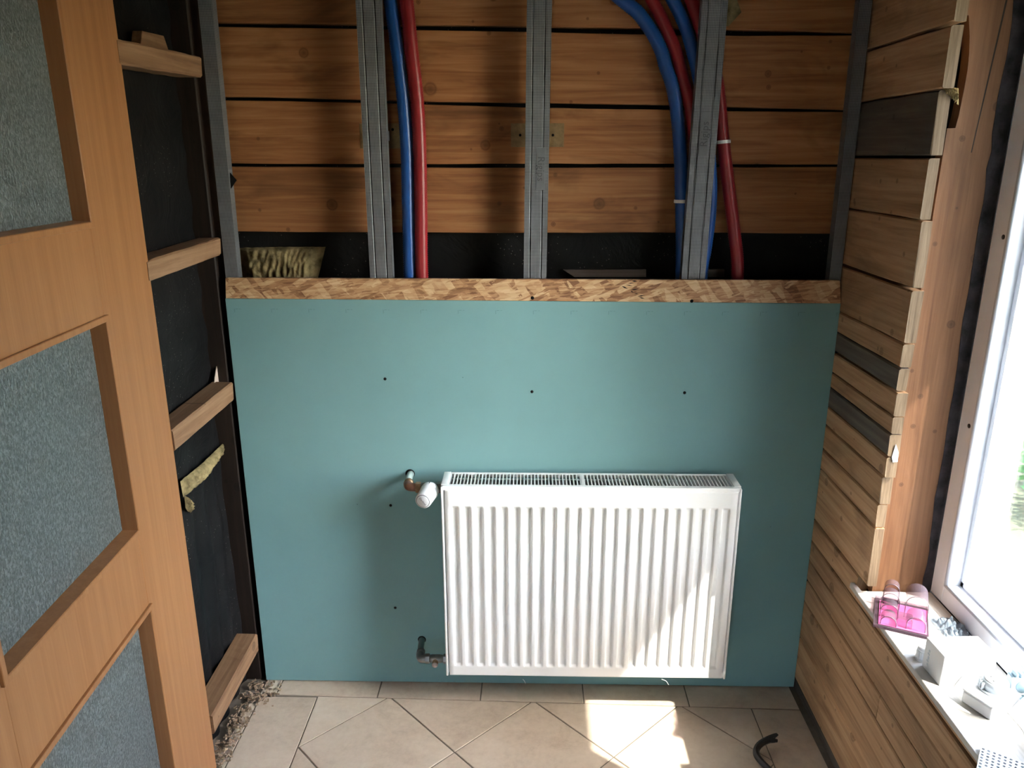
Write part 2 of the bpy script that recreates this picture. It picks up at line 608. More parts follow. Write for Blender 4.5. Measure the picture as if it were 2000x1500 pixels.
def resample(path, step):
    L_ = [0]
    for a, b_ in zip(path, path[1:]):
        L_.append(L_[-1] + (b_ - a).length)
    n = max(2, int(L_[-1] / step))
    out = []
    k = 0
    for i in range(n + 1):
        s = L_[-1] * i / n
        while k < len(L_) - 2 and L_[k + 1] < s:
            k += 1
        t = (s - L_[k]) / max(1e-9, L_[k + 1] - L_[k])
        out.append(path[k].lerp(path[k + 1], t))
    return out


def text_mesh(name, s, size, mat, parent, mtx, depth=0.0005):
    cu = bpy.data.curves.new(name, 'FONT')
    cu.body = s
    cu.size = size
    cu.align_x = 'CENTER'
    cu.align_y = 'CENTER'
    cu.extrude = depth
    cu.resolution_u = 3
    t = bpy.data.objects.new(name + '_curve', cu)
    COL.objects.link(t)
    bpy.context.view_layer.update()
    dg = bpy.context.evaluated_depsgraph_get()
    me = bpy.data.meshes.new_from_object(t.evaluated_get(dg))
    bpy.data.objects.remove(t, do_unlink=True)
    me.transform(mtx)
    me.materials.clear()
    return link(name, me, mat, parent)


def basis(o, ex, ey, ez):
    return Matrix(((ex[0], ey[0], ez[0], o[0]), (ex[1], ey[1], ez[1], o[1]), (ex[2], ey[2], ez[2], o[2]), (0, 0, 0, 1)))


def sheet(name, func, nu, nv, mat, parent=None, smooth=True):
    bm = bmesh.new()
    g = [[bm.verts.new(func(i / nu, j / nv)) for j in range(nv + 1)] for i in range(nu + 1)]
    for i in range(nu):
        for j in range(nv):
            bm.faces.new((g[i][j], g[i + 1][j], g[i + 1][j + 1], g[i][j + 1]))
    return from_bm(name, bm, mat, parent, smooth)


def nz(*a):
    return mnoise.noise(Vector(a))


# ================================================================== THE SETTING
# ---------------- outside
bm = bmesh.new()
bm_box(bm, (1.15, -16, -0.5), (22, 14, -0.4))
bm_box(bm, (-14, -16, -0.5), (1.15, YF - 0.15, -0.4))
ground = from_bm('ground', bm, 'paving')
tag(ground, 'sunlit lawn outside the window', 'lawn', kind='structure')

# ---------------- floor and tiles
floor = box('floor', (-1.1, YF, -0.12), (1.0, 0.14, -0.0025), 'grout')
tag(floor, 'beige tiled floor laid diagonally inside a straight border', 'floor', kind='structure')


def clip(poly, x0, x1, y0, y1):
    def half(pl, inside, inter):
        o = []
        for i in range(len(pl)):
            a, c_ = pl[i - 1], pl[i]
            ia, ic = inside(a), inside(c_)
            if ic:
                if not ia:
                    o.append(inter(a, c_))
                o.append(c_)
            elif ia:
                o.append(inter(a, c_))
        return o
    def ix(v):
        return lambda a, c_: (v, a[1] + (c_[1] - a[1]) * (v - a[0]) / (c_[0] - a[0]))
    def iy(v):
        return lambda a, c_: (a[0] + (c_[0] - a[0]) * (v - a[1]) / (c_[1] - a[1]), v)
    for ins, it in ((lambda p: p[0] >= x0, ix(x0)), (lambda p: p[0] <= x1, ix(x1)),
                    (lambda p: p[1] >= y0, iy(y0)), (lambda p: p[1] <= y1, iy(y1))):
        if len(poly) < 3:
            return []
        poly = half(poly, ins, it)
    return poly


def seam_y(x):      # the back seam is not quite square to the wall
    return -0.080 - 0.0215 * x


GAP = 0.0019


def tile(poly, lift=0.0):
    # shrink for the joint
    cx = sum(p[0] for p in poly) / len(poly)
    cy = sum(p[1] for p in poly) / len(poly)
    area = 0
    for i in range(len(poly)):
        a, c_ = poly[i - 1], poly[i]
        area += a[0] * c_[1] - c_[0] * a[1]
    if abs(area) < 0.0006:
        return
    if area < 0:
        poly = poly[::-1]
    n = len(poly)
    lines = []
    for i in range(n):
        a, c_ = Vector(poly[i]), Vector(poly[(i + 1) % n])
        d = (c_ - a)
        if d.length < 1e-5:
            continue
        d.normalize()
        lines.append((a + Vector((-d.y, d.x)) * GAP, d))
    pts = []
    for i in range(len(lines)):
        (p, d), (q, e) = lines[i - 1], lines[i]
        den = d.x * e.y - d.y * e.x
        if abs(den) < 1e-6:
            continue
        t = ((q.x - p.x) * e.y - (q.y - p.y) * e.x) / den
        pts.append(p + d * t)
    if len(pts) < 3:
        return
    bm = bmesh.new()
    a = [bm.verts.new((p.x, p.y, -0.010)) for p in pts]
    c_ = [bm.verts.new((p.x, p.y, -0.0012 + lift)) for p in pts]
    ctr = Vector((sum(p.x for p in pts) / len(pts), sum(p.y for p in pts) / len(pts)))
    t_ = [bm.verts.new((*(p + (ctr - p).normalized() * 0.0014), lift)) for p in pts]
    k_ = len(pts)
    bm.faces.new(t_)
    for i in range(k_):
        j = (i + 1) % k_
        bm.faces.new((a[i], a[j], c_[j], c_[i]))
        bm.faces.new((c_[i], c_[j], t_[j], t_[i]))
    from_bm('tile', bm, 'tile', floor)


XC0, XC1 = -0.639, 0.660          # the straight side columns of tiles
# back border row
xs = [-0.818, -0.768, -0.458, -0.145, 0.166, 0.479, 0.803]
for a, c_ in zip(xs, xs[1:]):
    tile([(a, seam_y(a)), (c_, seam_y(c_)), (c_ + 0.001, 0.02), (a + 0.001, 0.02)])
# left narrow strip, left column, right column
yy = -0.07
while yy > YF:
    y2 = max(YF, yy - 0.312)
    top = lambda x: min(seam_y(x), yy)
    tile([(-0.812, y2), (XC0, y2), (XC0, min(seam_y(XC0), yy)), (-0.812, min(seam_y(-0.812), yy))])
    tile([(XC1, y2), (0.803, y2), (0.803, seam_y(0.803) if yy > -0.08 else yy), (XC1, seam_y(XC1) if yy > -0.08 else yy)])
    yy = y2
yy = -0.10
while yy > -1.6:
    tile([(-0.85, yy - 0.31), (-0.8125, yy - 0.31), (-0.8125, yy), (-0.835, yy)])
    yy -= 0.31
# diagonal field
D = 0.4345
VX = -0.420
for r_ in range(0, 18):
    for k_ in range(-3, 6):
        cx = VX + k_ * D + (D / 2 if r_ % 2 == 0 else 0)
        cy = -0.0735 - r_ * (D / 2)
        h = D / 2
        sq = [(cx - h, cy), (cx, cy - h), (cx + h, cy), (cx, cy + h)]
        sq = [(p[0], p[1] - 0.0215 * p[0]) for p in sq]
        pl = clip(sq, XC0, XC1, YF, 0.5)
        # clip against the slanting seam
        res = []
        for i in range(len(pl)):
            a, c_ = pl[i - 1], pl[i]
            fa, fc = seam_y(a[0]) - a[1], seam_y(c_[0]) - c_[1]
            if fc >= 0:
                if fa < 0:
                    t = fa / (fa - fc)
                    res.append((a[0] + (c_[0] - a[0]) * t, a[1] + (c_[1] - a[1]) * t))
                res.append(c_)
            elif fa >= 0:
                t = fa / (fa - fc)
                res.append((a[0] + (c_[0] - a[0]) * t, a[1] + (c_[1] - a[1]) * t))
        if len(res) >= 3:
            tile(res)

# ---------------- back wall: black foil, boards
wall_back = box('wall_back', (-1.1, 0.135, -0.1), (1.1, 0.30, ZC), 'foil')
tag(wall_back, 'back wall of sawn pine boards over black foil', 'wall', kind='structure')
sheet('foil', lambda a, c_: Vector((-0.98 + 1.9 * a, 0.122 + 0.008 * nz(a * 14, c_ * 9, 1) + 0.004 * nz(a * 40, c_ * 26, 4), 0.9 + 1.5 * c_)),
      70, 50, 'foil', wall_back)

board_edges = [
    # (top polyline, bottom polyline) in photo pixels
    ([(425, -140), (1700, -125)], [(428, -84), (1690, -75)]),
    ([(428, -78), (700, -75), (1690, -66)], [(431, 43), (700, 48), (1000, 51), (1080, 53), (1420, 57), (1690, 64)]),
    ([(431, 51), (700, 56), (1000, 61), (1080, 63), (1420, 70), (1690, 69)],
     [(434, 188), (700, 194), (830, 199), (1030, 201), (1300, 205), (1420, 209), (1665, 215)]),
    ([(434, 195), (700, 200), (1030, 210), (1300, 214), (1420, 217), (1665, 219)],
     [(446, 319), (710, 321), (1030, 320), (1300, 320), (1660, 322)]),
    ([(446, 325), (710, 327), (1030, 328), (1300, 327), (1660, 326)],
     [(460, 452), (720, 454), (1030, 455), (1300, 454), (1440, 455), (1655, 457)]),
]
for top, bot in board_edges:
    t = [on(x_, y_, Y, YP) for x_, y_ in top]
    bt = [on(x_, y_, Y, YP) for x_, y_ in bot]
    t[0].x = bt[0].x = -0.86
    t[-1].x = bt[-1].x = 0.835
    # same number of stations on both edges
    def at(poly, x_):
        for a, c_ in zip(poly, poly[1:]):
            if x_ <= c_.x + 1e-9:
                return a.z + (c_.z - a.z) * (x_ - a.x) / (c_.x - a.x)
        return poly[-1].z
    sx = [-0.86 + (0.835 + 0.86) * i / 22 for i in range(23)]
    bm = bmesh.new()
    rows = []
    off = random.uniform(0, 50)
    for x_ in sx:
        zt = at(t, x_) + 0.0012 * nz(x_ * 9, off, 0)
        zb = at(bt, x_) + 0.0012 * nz(x_ * 9, off, 5)
        ch = 0.0016
        rows.append([bm.verts.new(p) for p in ((x_, YP + 0.024, zb), (x_, YP + ch, zb), (x_, YP, zb + ch), (x_, YP, zt - ch),
                                               (x_, YP + ch, zt), (x_, YP + 0.024, zt))])
    for a, c_ in zip(rows, rows[1:]):
        for k_ in range(6):
            j = (k_ + 1) % 6
            bm.faces.new((a[k_], a[j], c_[j], c_[k_]))
    bm.faces.new(rows[0]); bm.faces.new(rows[-1][::-1])
    from_bm('plank', bm, 'pine', wall_back)
# lath lying in the dark slot
a1, a2 = on(1100, 527, Y, 0.105), on(1262, 527, Y, 0.105)
b1, b2 = on(1122, 541, Y, 0.098), on(1262, 541, Y, 0.098)
prism('lath', [a1, a2, b2, b1], (0, 0.012, 0), 'dark_wood', wall_back)
a1, a2 = on(1382, 527, Y, 0.105), on(1415, 526, Y, 0.105)
b1, b2 = on(1382, 541, Y, 0.098), on(1415, 541, Y, 0.098)
prism('lath', [a1, a2, b2, b1], (0, 0.012, 0), 'dark_wood', wall_back)

# ---------------- left wall: foil behind battens
wall_left = box('wall_left', (-1.15, YF, -0.1), (-0.905, 0.14, ZC), 'foil')
tag(wall_left, 'left wall stripped to black foil behind battens', 'wall', kind='structure')


def foil_left(a, c_):
    y_ = -1.5 + 1.6 * a
    z_ = -0.01 + (ZC) * c_
    fold = 0.006 * math.sin(y_ * 75 + 2 * nz(y_ * 5, z_ * 2, 3)) * max(0, min(1, (0.85 - z_) / 0.2))
    slat = 0.008 * (abs(((z_ + 0.05 * nz(y_, z_, 1)) * 9) % 1 - 0.5) * 2) * max(0, min(1, (z_ - 0.9) / 0.15))
    return Vector((-0.885 + fold + slat + 0.006 * nz(y_ * 7, z_ * 7, 0), y_, z_))


sheet('foil', foil_left, 120, 90, 'foil', wall_left)
box('post', (-0.905, 0.004, 0.0), (-0.834, 0.13, ZC), 'post', wall_left, 0.003)

# ---------------- right wall: solid wall with window opening, planks on it
WY0, WY1, WZ1 = -0.33, -0.98, 1.97      # window opening
bm = bmesh.new()
bm_box(bm, (0.846, WY0 + 0.03, -0.1), (1.12, 0.30, 2.9))
bm_box(bm, (0.846, YF, -0.1), (1.12, WY1, 2.9))
bm_box(bm, (0.846, WY1, -0.1), (1.12, WY0 + 0.03, ZS - 0.014))
bm_box(bm, (0.846, WY1, WZ1 + 0.02), (1.12, WY0 + 0.03, 2.9))
wall_right = from_bm('wall_right', bm, 'foil')
tag(wall_right, 'right wall clad in sawn boards around the window', 'wall', kind='structure')


def right_plank(z0, z1, y0, y1, mat, thick=0.026, sk0=0.0, sk1=0.0, xoff=0.0, end=True):
    """board from the corner (y1) to the window edge (y0), sawn end towards the window"""
    bm = bmesh.new()
    off = random.uniform(0, 90)
    n = 12
    rows = []
    r_ = min(0.007, (z1 - z0) * 0.2)
    for i in range(n + 1):
        y_ = y0 + (y1 - y0) * i / n
        wob = 0.0018 * nz(y_ * 8, off, 0)
        wob2 = 0.0018 * nz(y_ * 8, off, 7)
        za = z0 + sk0 * (1 - i / n) + wob
        zb = z1 + sk1 * (1 - i / n) + wob2
        prof = [(XR + thick, za), (XR + 0.003, za), (XR, za + 0.003), (XR, zb - 0.003), (XR + 0.003, zb), (XR + thick, zb)]
        row = []
        for (x_, z_) in prof:
            jit = 0.0
            if i == 0:
                jit = 0.004 * nz(z_ * 60, off, 2) + 0.002 * nz(z_ * 260, off, 3)
            row.append(bm.verts.new((x_ + xoff, y_ + jit, z_)))
        rows.append(row)
    for a, c_ in zip(rows, rows[1:]):
        for k_ in range(6):
            j = (k_ + 1) % 6
            bm.faces.new((a[k_], a[j], c_[j], c_[k_]))
    e0 = bm.faces.new(rows[0]); bm.faces.new(rows[-1][::-1])
    if end:
        e0.material_index = 1
    from_bm('plank', bm, [mat, 'pine_end'], wall_right)


RL = [2.29, 2.13, 1.955, 1.8165, 1.6955, 1.567, 1.438, 1.294, 1.173, 1.117, 1.064, 1.005, 0.963, 0.908, 0.856, 0.785, 0.724, 0.5685]
for i in range(len(RL) - 1):
    zt, zb = RL[i], RL[i + 1]
    g_ = 0.0016
    if i in (6,): g_ = 0.003
    mat = 'pine_grey' if i in (4, 9, 12) else 'pine_old'
    ye = YE + random.uniform(-0.008, 0.006)
    g2 = 0.004 if i in (3, 5, 7, 10) else 0.0014
    y_near = ye if i > 2 else ye - 0.004
    right_plank(zb + g_, zt - g2, y_near, 0.085 if i < 8 else 0.004, mat, random.uniform(0.022, 0.027))
# planks under and beside the window sill, running on towards the viewer
lower = [(0.5685, 0.499, 0.503), (0.499, 0.372, 0.374), (0.372, 0.301, 0.303), (0.301, 0.176, 0.178), (0.176, 0.045, 0.047)]
right_plank(0.501, 0.566, -0.305, 0.004, 'pine_old')
right_plank(0.501, 0.527, -3.2, -0.307, 'pine_old', end=False, sk0=-0.004)
right_plank(0.438, 0.499, -3.2, 0.004, 'pine_old', end=False, sk0=-0.05, sk1=-0.04)
right_plank(0.375, 0.4365, -3.2, 0.004, 'pine_old', end=False, sk0=-0.06, sk1=-0.05)
right_plank(0.303, 0.369, -0.4905, 0.004, 'pine_old', end=False, sk0=-0.004, sk1=-0.006)
right_plank(0.296, 0.362, -3.2, -0.4925, 'pine_old', end=False, sk0=-0.06, sk1=-0.05)
right_plank(0.178, 0.3005, -3.2, 0.004, 'pine_old', end=False, sk0=-0.08, sk1=-0.07)
right_plank(0.036, 0.1755, -3.2, 0.004, 'pine_old', end=False, sk0=-0.08, sk1=-0.08)
right_plank(-0.004, 0.033, -3.2, 0.004, 'pine_grey', end=False, sk1=-0.02, xoff=0.003)
# planks past the window
zz = 0.56
while zz < 2.35:
    h = random.uniform(0.11, 0.15)
    right_plank(zz, min(zz + h - 0.003, 2.4), YF, WY1 - 0.02, 'pine_old', end=False)
    zz += h
zz = WZ1 + 0.02
while zz < 2.35:
    h = 0.14
    right_plank(zz, min(zz + h - 0.003, 2.4), WY1 - 0.02, YE - 0.012, 'pine_old', end=False)
    zz += h
# the timber beam that forms the window reveal
yb = WY0
bm = bmesh.new()
notch = [(p.x, yb, p.z) for p in (on(x_, y_, Y, yb) for x_, y_ in ((1892, 30), (1894, 70), (1893, 105), (1890, 135), (1885, 165), (1879, 195), (1873, 225), (1866, 250), (1850, 251)))]
bm_prism(bm, [(0.8435, yb, ZS - 0.01), (0.984, yb, ZS - 0.01), (0.984, yb, WZ1), (0.848, yb, WZ1), (0.848, yb, notch[0][2] + 0.004)] + notch, (0, 0.12, 0))
from_bm('beam', bm, 'beam', wall_right)
box('beam', (0.8435, WY1 - 0.1, ZS - 0.01), (0.984, WY1, WZ1), 'beam', wall_right)
box('beam', (0.8435, WY1 - 0.1, WZ1), (0.984, WY0 + 0.12, WZ1 + 0.1), 'beam', wall_right)
# saw groove down the beam
ga, gb = on(1966, 0, Y, yb), on(1897, 298, Y, yb)
prism('groove', [ga + Vector((-0.0018, -0.0004, 0)), ga + Vector((0.0018, -0.0004, 0)), gb + Vector((0.0010, -0.0004, 0)), gb + Vector((-0.0010, -0.0004, 0))],
      (0, 0.002, 0), 'post', wall_right)

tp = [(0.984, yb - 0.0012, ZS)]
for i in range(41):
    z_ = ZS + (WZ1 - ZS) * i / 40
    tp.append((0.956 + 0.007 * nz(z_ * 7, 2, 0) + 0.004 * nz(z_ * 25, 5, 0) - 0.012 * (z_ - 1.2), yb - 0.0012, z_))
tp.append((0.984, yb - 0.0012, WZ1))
prism('beam_edge_strip', tp[::-1], (0, 0.002, 0), 'dark_strip', wall_right)  # dark strip with an uneven edge, on the beam along the window frame
# outside skin and eave
eave = empty('roof_eave', (1.35, -1.0, 1.95))
tag(eave, 'roof overhang outside above the window', 'roof', kind='structure')
prism('soffit', [(1.12, -3.4, 2.13), (1.49, -3.4, 1.955), (1.49, -3.4, 2.02), (1.12, -3.4, 2.195)], (0, 6.4, 0), 'ceil', eave)
box('fascia', (1.48, -3.4, 1.95), (1.502, 3.0, 2.06), 'ceil', eave)
facade = empty('wall_outer', (1.14, 0, 0))
tag(facade, 'rendered outer wall beside the window', 'wall', kind='structure')
box('render', (1.12, -5.0, -0.5), (1.15, WY1 - 0.02, 2.3), 'facade', facade)
box('render', (1.12, WY0 + 0.03, -0.5), (1.15, 3.0, 2.3), 'facade', facade)

# ---------------- window
window = empty('window_1', (1.02, (WY0 + WY1) / 2, ZS))
tag(window, 'white plastic window with bare timber reveal', 'window', kind='structure')
FW = 0.052
box('frame_jamb', (XW, WY0 - FW, ZS), (1.06, WY0, WZ1), 'pvc', window, 0.002)
box('frame_jamb', (XW, WY1, ZS), (1.06, WY1 + FW, WZ1), 'pvc', window, 0.002)
box('frame_rail', (XW, WY1 + FW, ZS), (1.06, WY0 - FW, ZS + 0.047), 'pvc', window, 0.002)
box('frame_rail', (XW, WY1 + FW, WZ1 - FW), (1.06, WY0 - FW, WZ1), 'pvc', window, 0.002)
tube('gasket', [(XW + 0.004, WY0 - FW - 0.003, ZS + 0.05), (XW + 0.004, WY0 - FW - 0.003, WZ1 - FW)], 0.006, 'gasket', window, 10)
tube('gasket', [(XW + 0.004, WY0 - FW, ZS + 0.047), (XW + 0.004, WY1 + FW, ZS + 0.047)], 0.005, 'gasket', window, 10)
box('glazing_bead', (1.022, WY0 - FW - 0.013, ZS + 0.047), (1.05, WY0 - FW, WZ1 - FW), 'pvc', window, 0.001)
box('glazing_bead', (1.022, WY1 + FW, ZS + 0.047), (1.05, WY1 + FW + 0.013, WZ1 - FW), 'pvc', window, 0.001)
box('glazing_bead', (1.022, WY1 + FW, ZS + 0.047), (1.05, WY0 - FW, ZS + 0.060), 'pvc', window, 0.001)
box('pane', (1.034, WY1 + FW + 0.002, ZS + 0.05), (1.038, WY0 - FW - 0.002, WZ1 - FW - 0.002), 'pane', window)
box('outer_ledge', (1.06, WY1 - 0.03, ZS - 0.02), (1.24, WY0 + 0.03, ZS + 0.005), 'pvc', window, 0.002)
for px, py in ((1893, 832), (1960, 463)):
    p = on(px, py, X, XW)
    tube('frame_screw', [(XW - 0.0012, p.y, p.z), (XW + 0.004, p.y, p.z)], 0.0052, 'iron', window, 12)

# ---------------- ceiling, wall behind the viewer
ceiling = box('ceiling', (-1.15, YF, ZC), (1.12, 0.30, ZC + 0.12), 'ceil')
tag(ceiling, 'dark boarded ceiling', 'ceiling', kind='structure')
OX0, OX1, OZ1 = -0.78, -0.36, 1.40           # unseen glazed door added behind the viewer as fill for the right wall
bm = bmesh.new()
bm_box(bm, (-1.15, YF - 0.15, -0.1), (OX0, YF, ZC + 0.1))
bm_box(bm, (OX1, YF - 0.15, -0.1), (1.12, YF, ZC + 0.1))
bm_box(bm, (OX0, YF - 0.15, OZ1), (OX1, YF, ZC + 0.1))
bm_box(bm, (OX0, YF - 0.15, -0.1), (OX1, YF, 0.0))
wall_front = from_bm('wall_front', bm, 'plaster')
fill_door = empty('added_fill_door', (0, YF - 0.08, 0))
tag(fill_door, 'unseen glazed door added behind the viewer for fill light', 'door', kind='structure')
for x0_, x1_, z0_, z1_ in ((OX0, OX0 + 0.09, 0, OZ1), (OX1 - 0.09, OX1, 0, OZ1), (OX0 + 0.09, OX1 - 0.09, 0, 0.16), (OX0 + 0.09, OX1 - 0.09, OZ1 - 0.09, OZ1)):
    box('frame', (x0_, YF - 0.11, z0_), (x1_, YF - 0.05, z1_), 'pvc', fill_door, 0.002)
for x0_, x1_ in ((OX0 + 0.09, OX1 - 0.09),):
    box('pane', (x0_, YF - 0.082, 0.16), (x1_, YF - 0.078, OZ1 - 0.09), 'pane', fill_door)
box('bounce_lining', (-0.906, YF, -0.05), (-0.880, -1.36, ZC), 'bounce_white', wall_left)  # white lining added out of view to bounce light onto the right wall
tag(wall_front, 'plain plaster wall opposite the radiator', 'wall', kind='structure')

# ---------------- door leaf with three frosted panes
AD = math.radians(4.0)
E0 = Vector((-0.818, -0.389, 0))
DU = Vector((math.sin(AD), -math.cos(AD), 0))       # towards the viewer
DN = Vector((math.cos(AD), math.sin(AD), 0))        # out of the face, into the room
door = empty('door_1', E0 + Vector((0, 0, 0.006)))
tag(door, 'beech veneer door with three frosted glass panes', 'door', kind='structure')
DM = basis(E0, DU, Vector((0, 0, 1)), DN)            # local: s along, z up, n out
DM = Matrix(((DU.x, 0, DN.x, E0.x), (DU.y, 0, DN.y, E0.y), (0, 1, 0, 0), (0, 0, 0, 1)))


def door_box(name, s0, s1, z0, z1, n0, n1, mat, bev=0.0006):
    return box(name, (s0, z0, n0), (s1, z1, n1), mat, door, bev, DM)


DW, DH = 0.93, 2.10
S0, S1 = 0.222, 0.702
PZ = [(0.195, 0.664), (0.828, 1.283), (1.444, 1.905)]
door_box('stile', 0, S0 + 0.006, 0.006, DH, -0.038, 0, 'beech')
door_box('stile', S1 - 0.006, DW, 0.006, DH, -0.038, 0, 'beech')
zs_ = [0.006] + [v for p in PZ for v in p] + [DH]
for i in range(0, len(zs_), 2):
    door_box('rail', S0 + 0.006, S1 - 0.006, zs_[i] - (0.006 if i else 0), zs_[i + 1] + (0.006 if i < 6 else 0), -0.038, -0.0002, 'beech')
for z0, z1 in PZ:
    door_box('glass_pane', S0 + 0.007, S1 - 0.007, z0 + 0.007, z1 - 0.007, -0.0300, -0.0255, 'frost', 0)
    # moulded bead: raised lip, then a slope down to the glass, mitred in the corners
    prof = [(0.0, -0.001), (0.0, 0.005), (0.001, 0.006), (0.0105, 0.006), (0.012, 0.0045), (0.0145, -0.0255), (0.0, -0.030)]
    for side in range(4):
        bm = bmesh.new()
        ends = []
        for e in (0, 1):
            ring = []
            for d, n_ in prof:
                if side in (0, 2):
                    s_ = S0 + d if side == 0 else S1 - d
                    z_ = z0 + d if e == 0 else z1 - d
                else:
                    z_ = z0 + d if side == 1 else z1 - d
                    s_ = S0 + d if e == 0 else S1 - d
                ring.append(bm.verts.new(DM @ Vector((s_, z_, n_))))
            ends.append(ring)
        k_ = len(prof)
        for i in range(k_):
            j = (i + 1) % k_
            bm.faces.new((ends[0][i], ends[0][j], ends[1][j], ends[1][i]))
        bm.faces.new(ends[0]); bm.faces.new(ends[1][::-1])
        from_bm('bead', bm, 'beech', door)
door_box('edge_strip', -0.007, 0.0, 0.15, DH, -0.036, -0.008, 'batten', 0.001)
door_box('edge_strip', -0.009, 0.0, 0.006, 0.15, -0.036, -0.006, 'plaster', 0.001)

# ================================================================== THINGS ON THE LEFT WALL
def batten(name, label, zb, zt, y0, y1, depth, drop0=0.0, drop1=0.0):
    """lath along y, room face at XL; ends may sit at slightly different heights"""
    bm = bmesh.new()
    off = random.uniform(0, 90)
    n = 14
    rows = []
    c_ = 0.004
    for i in range(n + 1):
        f = i / n
        y_ = y0 + (y1 - y0) * f
        dz = drop0 + (drop1 - drop0) * f
        e = [0.002 * nz(y_ * 20, off, k_ * 3) for k_ in range(6)]
        a, t = zb + dz, zt + dz
        prof = [(XL - depth, a), (XL - c_, a), (XL, a + c_), (XL, t - c_), (XL - c_, t), (XL - depth, t)]
        cut = 0.006 if i == n else 0
        rows.append([bm.verts.new((p[0] + e[k_] * 0.6, y_ - (cut if k_ in (1, 2) else 0), p[1] + e[k_])) for k_, p in enumerate(prof)])
    for a, b_ in zip(rows, rows[1:]):
        for k_ in range(6):
            j = (k_ + 1) % 6
            bm.faces.new((a[k_], a[j], b_[j], b_[k_]))
    bm.faces.new(rows[0]); bm.faces.new(rows[-1][::-1])
    o = from_bm(name, bm, 'batten')
    return tag(o, label, 'batten', 'battens on the black foil')


batten('wall_batten', 'rough batten at eye height with a wood wedge resting on it', 1.743, 1.791, -0.397, 0.010, 0.055, 0.0, 0.014)
batten('wall_batten', 'rough batten with splintered end beside the metal corner profile', 1.311, 1.356, -0.398, 0.006, 0.055, 0.0, 0.009)
batten('wall_batten', 'pale batten with paint flecks below a scrap of torn paper', 0.918, 0.970, -0.385, -0.014, 0.056, 0.0, 0.006)
batten('wall_batten', 'lowest batten just above the floor and the wood chips', 0.128, 0.185, -0.378, -0.034, 0.062, 0.0, 0.008)
w1, w2, w3, w4 = on(273, 80, X, -0.845), on(278, 60, X, -0.845), on(320, 70, X, -0.845), on(329, 90, X, -0.845)
wedge = prism('wood_wedge', [w1 - Vector((0, 0, 0.012)), w2, w3, w4 - Vector((0, 0, 0.012))], (-0.022, 0, 0), 'batten', None, 0.001)
tag(wedge, 'small wood wedge lying on the eye-height batten', 'wedge')
pq = [on(419, 754, X, -0.862), on(420, 738, X, -0.862), on(424, 714, X, -0.862), on(430, 717, X, -0.862), on(434, 745, X, -0.862), on(430, 756, X, -0.862)]
paper = prism('paper_scrap', pq, (-0.002, 0, 0), 'paper')
tag(paper, 'torn pale paper scrap standing behind the pale batten', 'paper')


# glass wool bulging out of slits in the foil
def wool_strip(name, label, pts_top, pts_bot, axis, v, bulge, out):
    n = 36
    def f(a, c_):
        def lerp(pl, t):
            k_ = min(len(pl) - 2, int(t * (len(pl) - 1)))
            return pl[k_].lerp(pl[k_ + 1], t * (len(pl) - 1) - k_)
        p = lerp(pts_top, a).lerp(lerp(pts_bot, a), c_)
        e = math.sin(math.pi * c_) ** 0.5 * min(1, 6 * a, 6 * (1 - a))
        q = Vector((0, 0, 0))
        q[axis] = out * (bulge * e + 0.007 * nz(a * 22, c_ * 7, 2) * e + 0.004 * nz(a * 60, c_ * 18, 5) * e)
        q.z += 0.006 * nz(a * 16, c_ * 4, 9) * (1 if c_ > 0.5 else 0.2)
        return p + q
    o = sheet(name, f, n * 2, 18, 'wool')
    return tag(o, label, 'insulation')


XF = -0.872
wool_strip('glass_wool', 'yellow glass wool showing through a long slit in the foil',
           [on(352, 940, X, XF), on(395, 905, X, XF), on(438, 863, X, XF)],
           [on(358, 972, X, XF), on(400, 935, X, XF), on(442, 872, X, XF)], X, XF, 0.012, 1)
wool_strip('glass_wool', 'small tuft of glass wool beside the door edge',
           [on(360, 968, X, XF), on(366, 972, X, XF), on(372, 980, X, XF)],
           [on(362, 992, X, XF), on(368, 1000, X, XF), on(374, 1000, X, XF)], X, XF, 0.010, 1)
YW = 0.112
wool_strip('glass_wool', 'yellow glass wool bulging behind the cut foil above the strand board strip',
           [on(466, 484, Y, YW), on(550, 482, Y, YW), on(636, 482, Y, YW)],
           [on(470, 556, Y, YW), on(550, 556, Y, YW), on(618, 556, Y, YW)], Y, YW, 0.030, -1)
wool_strip('glass_wool', 'bit of glass wool caught at the sawn plank ends by the beam',
           [on(1838, 168, Y, -0.352), on(1850, 170, Y, -0.352), on(1872, 172, Y, -0.352)],
           [on(1846, 182, Y, -0.352), on(1856, 190, Y, -0.352), on(1872, 205, Y, -0.352)], Y, YE, 0.010, -1)
fs = prism('film_scrap', [on(x_, y_, Y, -0.366) for x_, y_ in ((1744, 903), (1742, 893), (1750, 868), (1755, 884), (1753, 902))], (0, 0.0015, 0), 'white_plastic')
tag(fs, 'pale scrap of plastic film stuck between plank ends and beam', 'film')
# scrap of torn foil by the left profile
sc = prism('foil_scrap', [on(449, 337, Y, 0.02), on(462, 352, Y, 0.02), on(450, 370, Y, 0.02)], (0, 0.002, 0), 'foil')
tag(sc, 'torn black foil corner poking out beside the metal profile', 'foil')

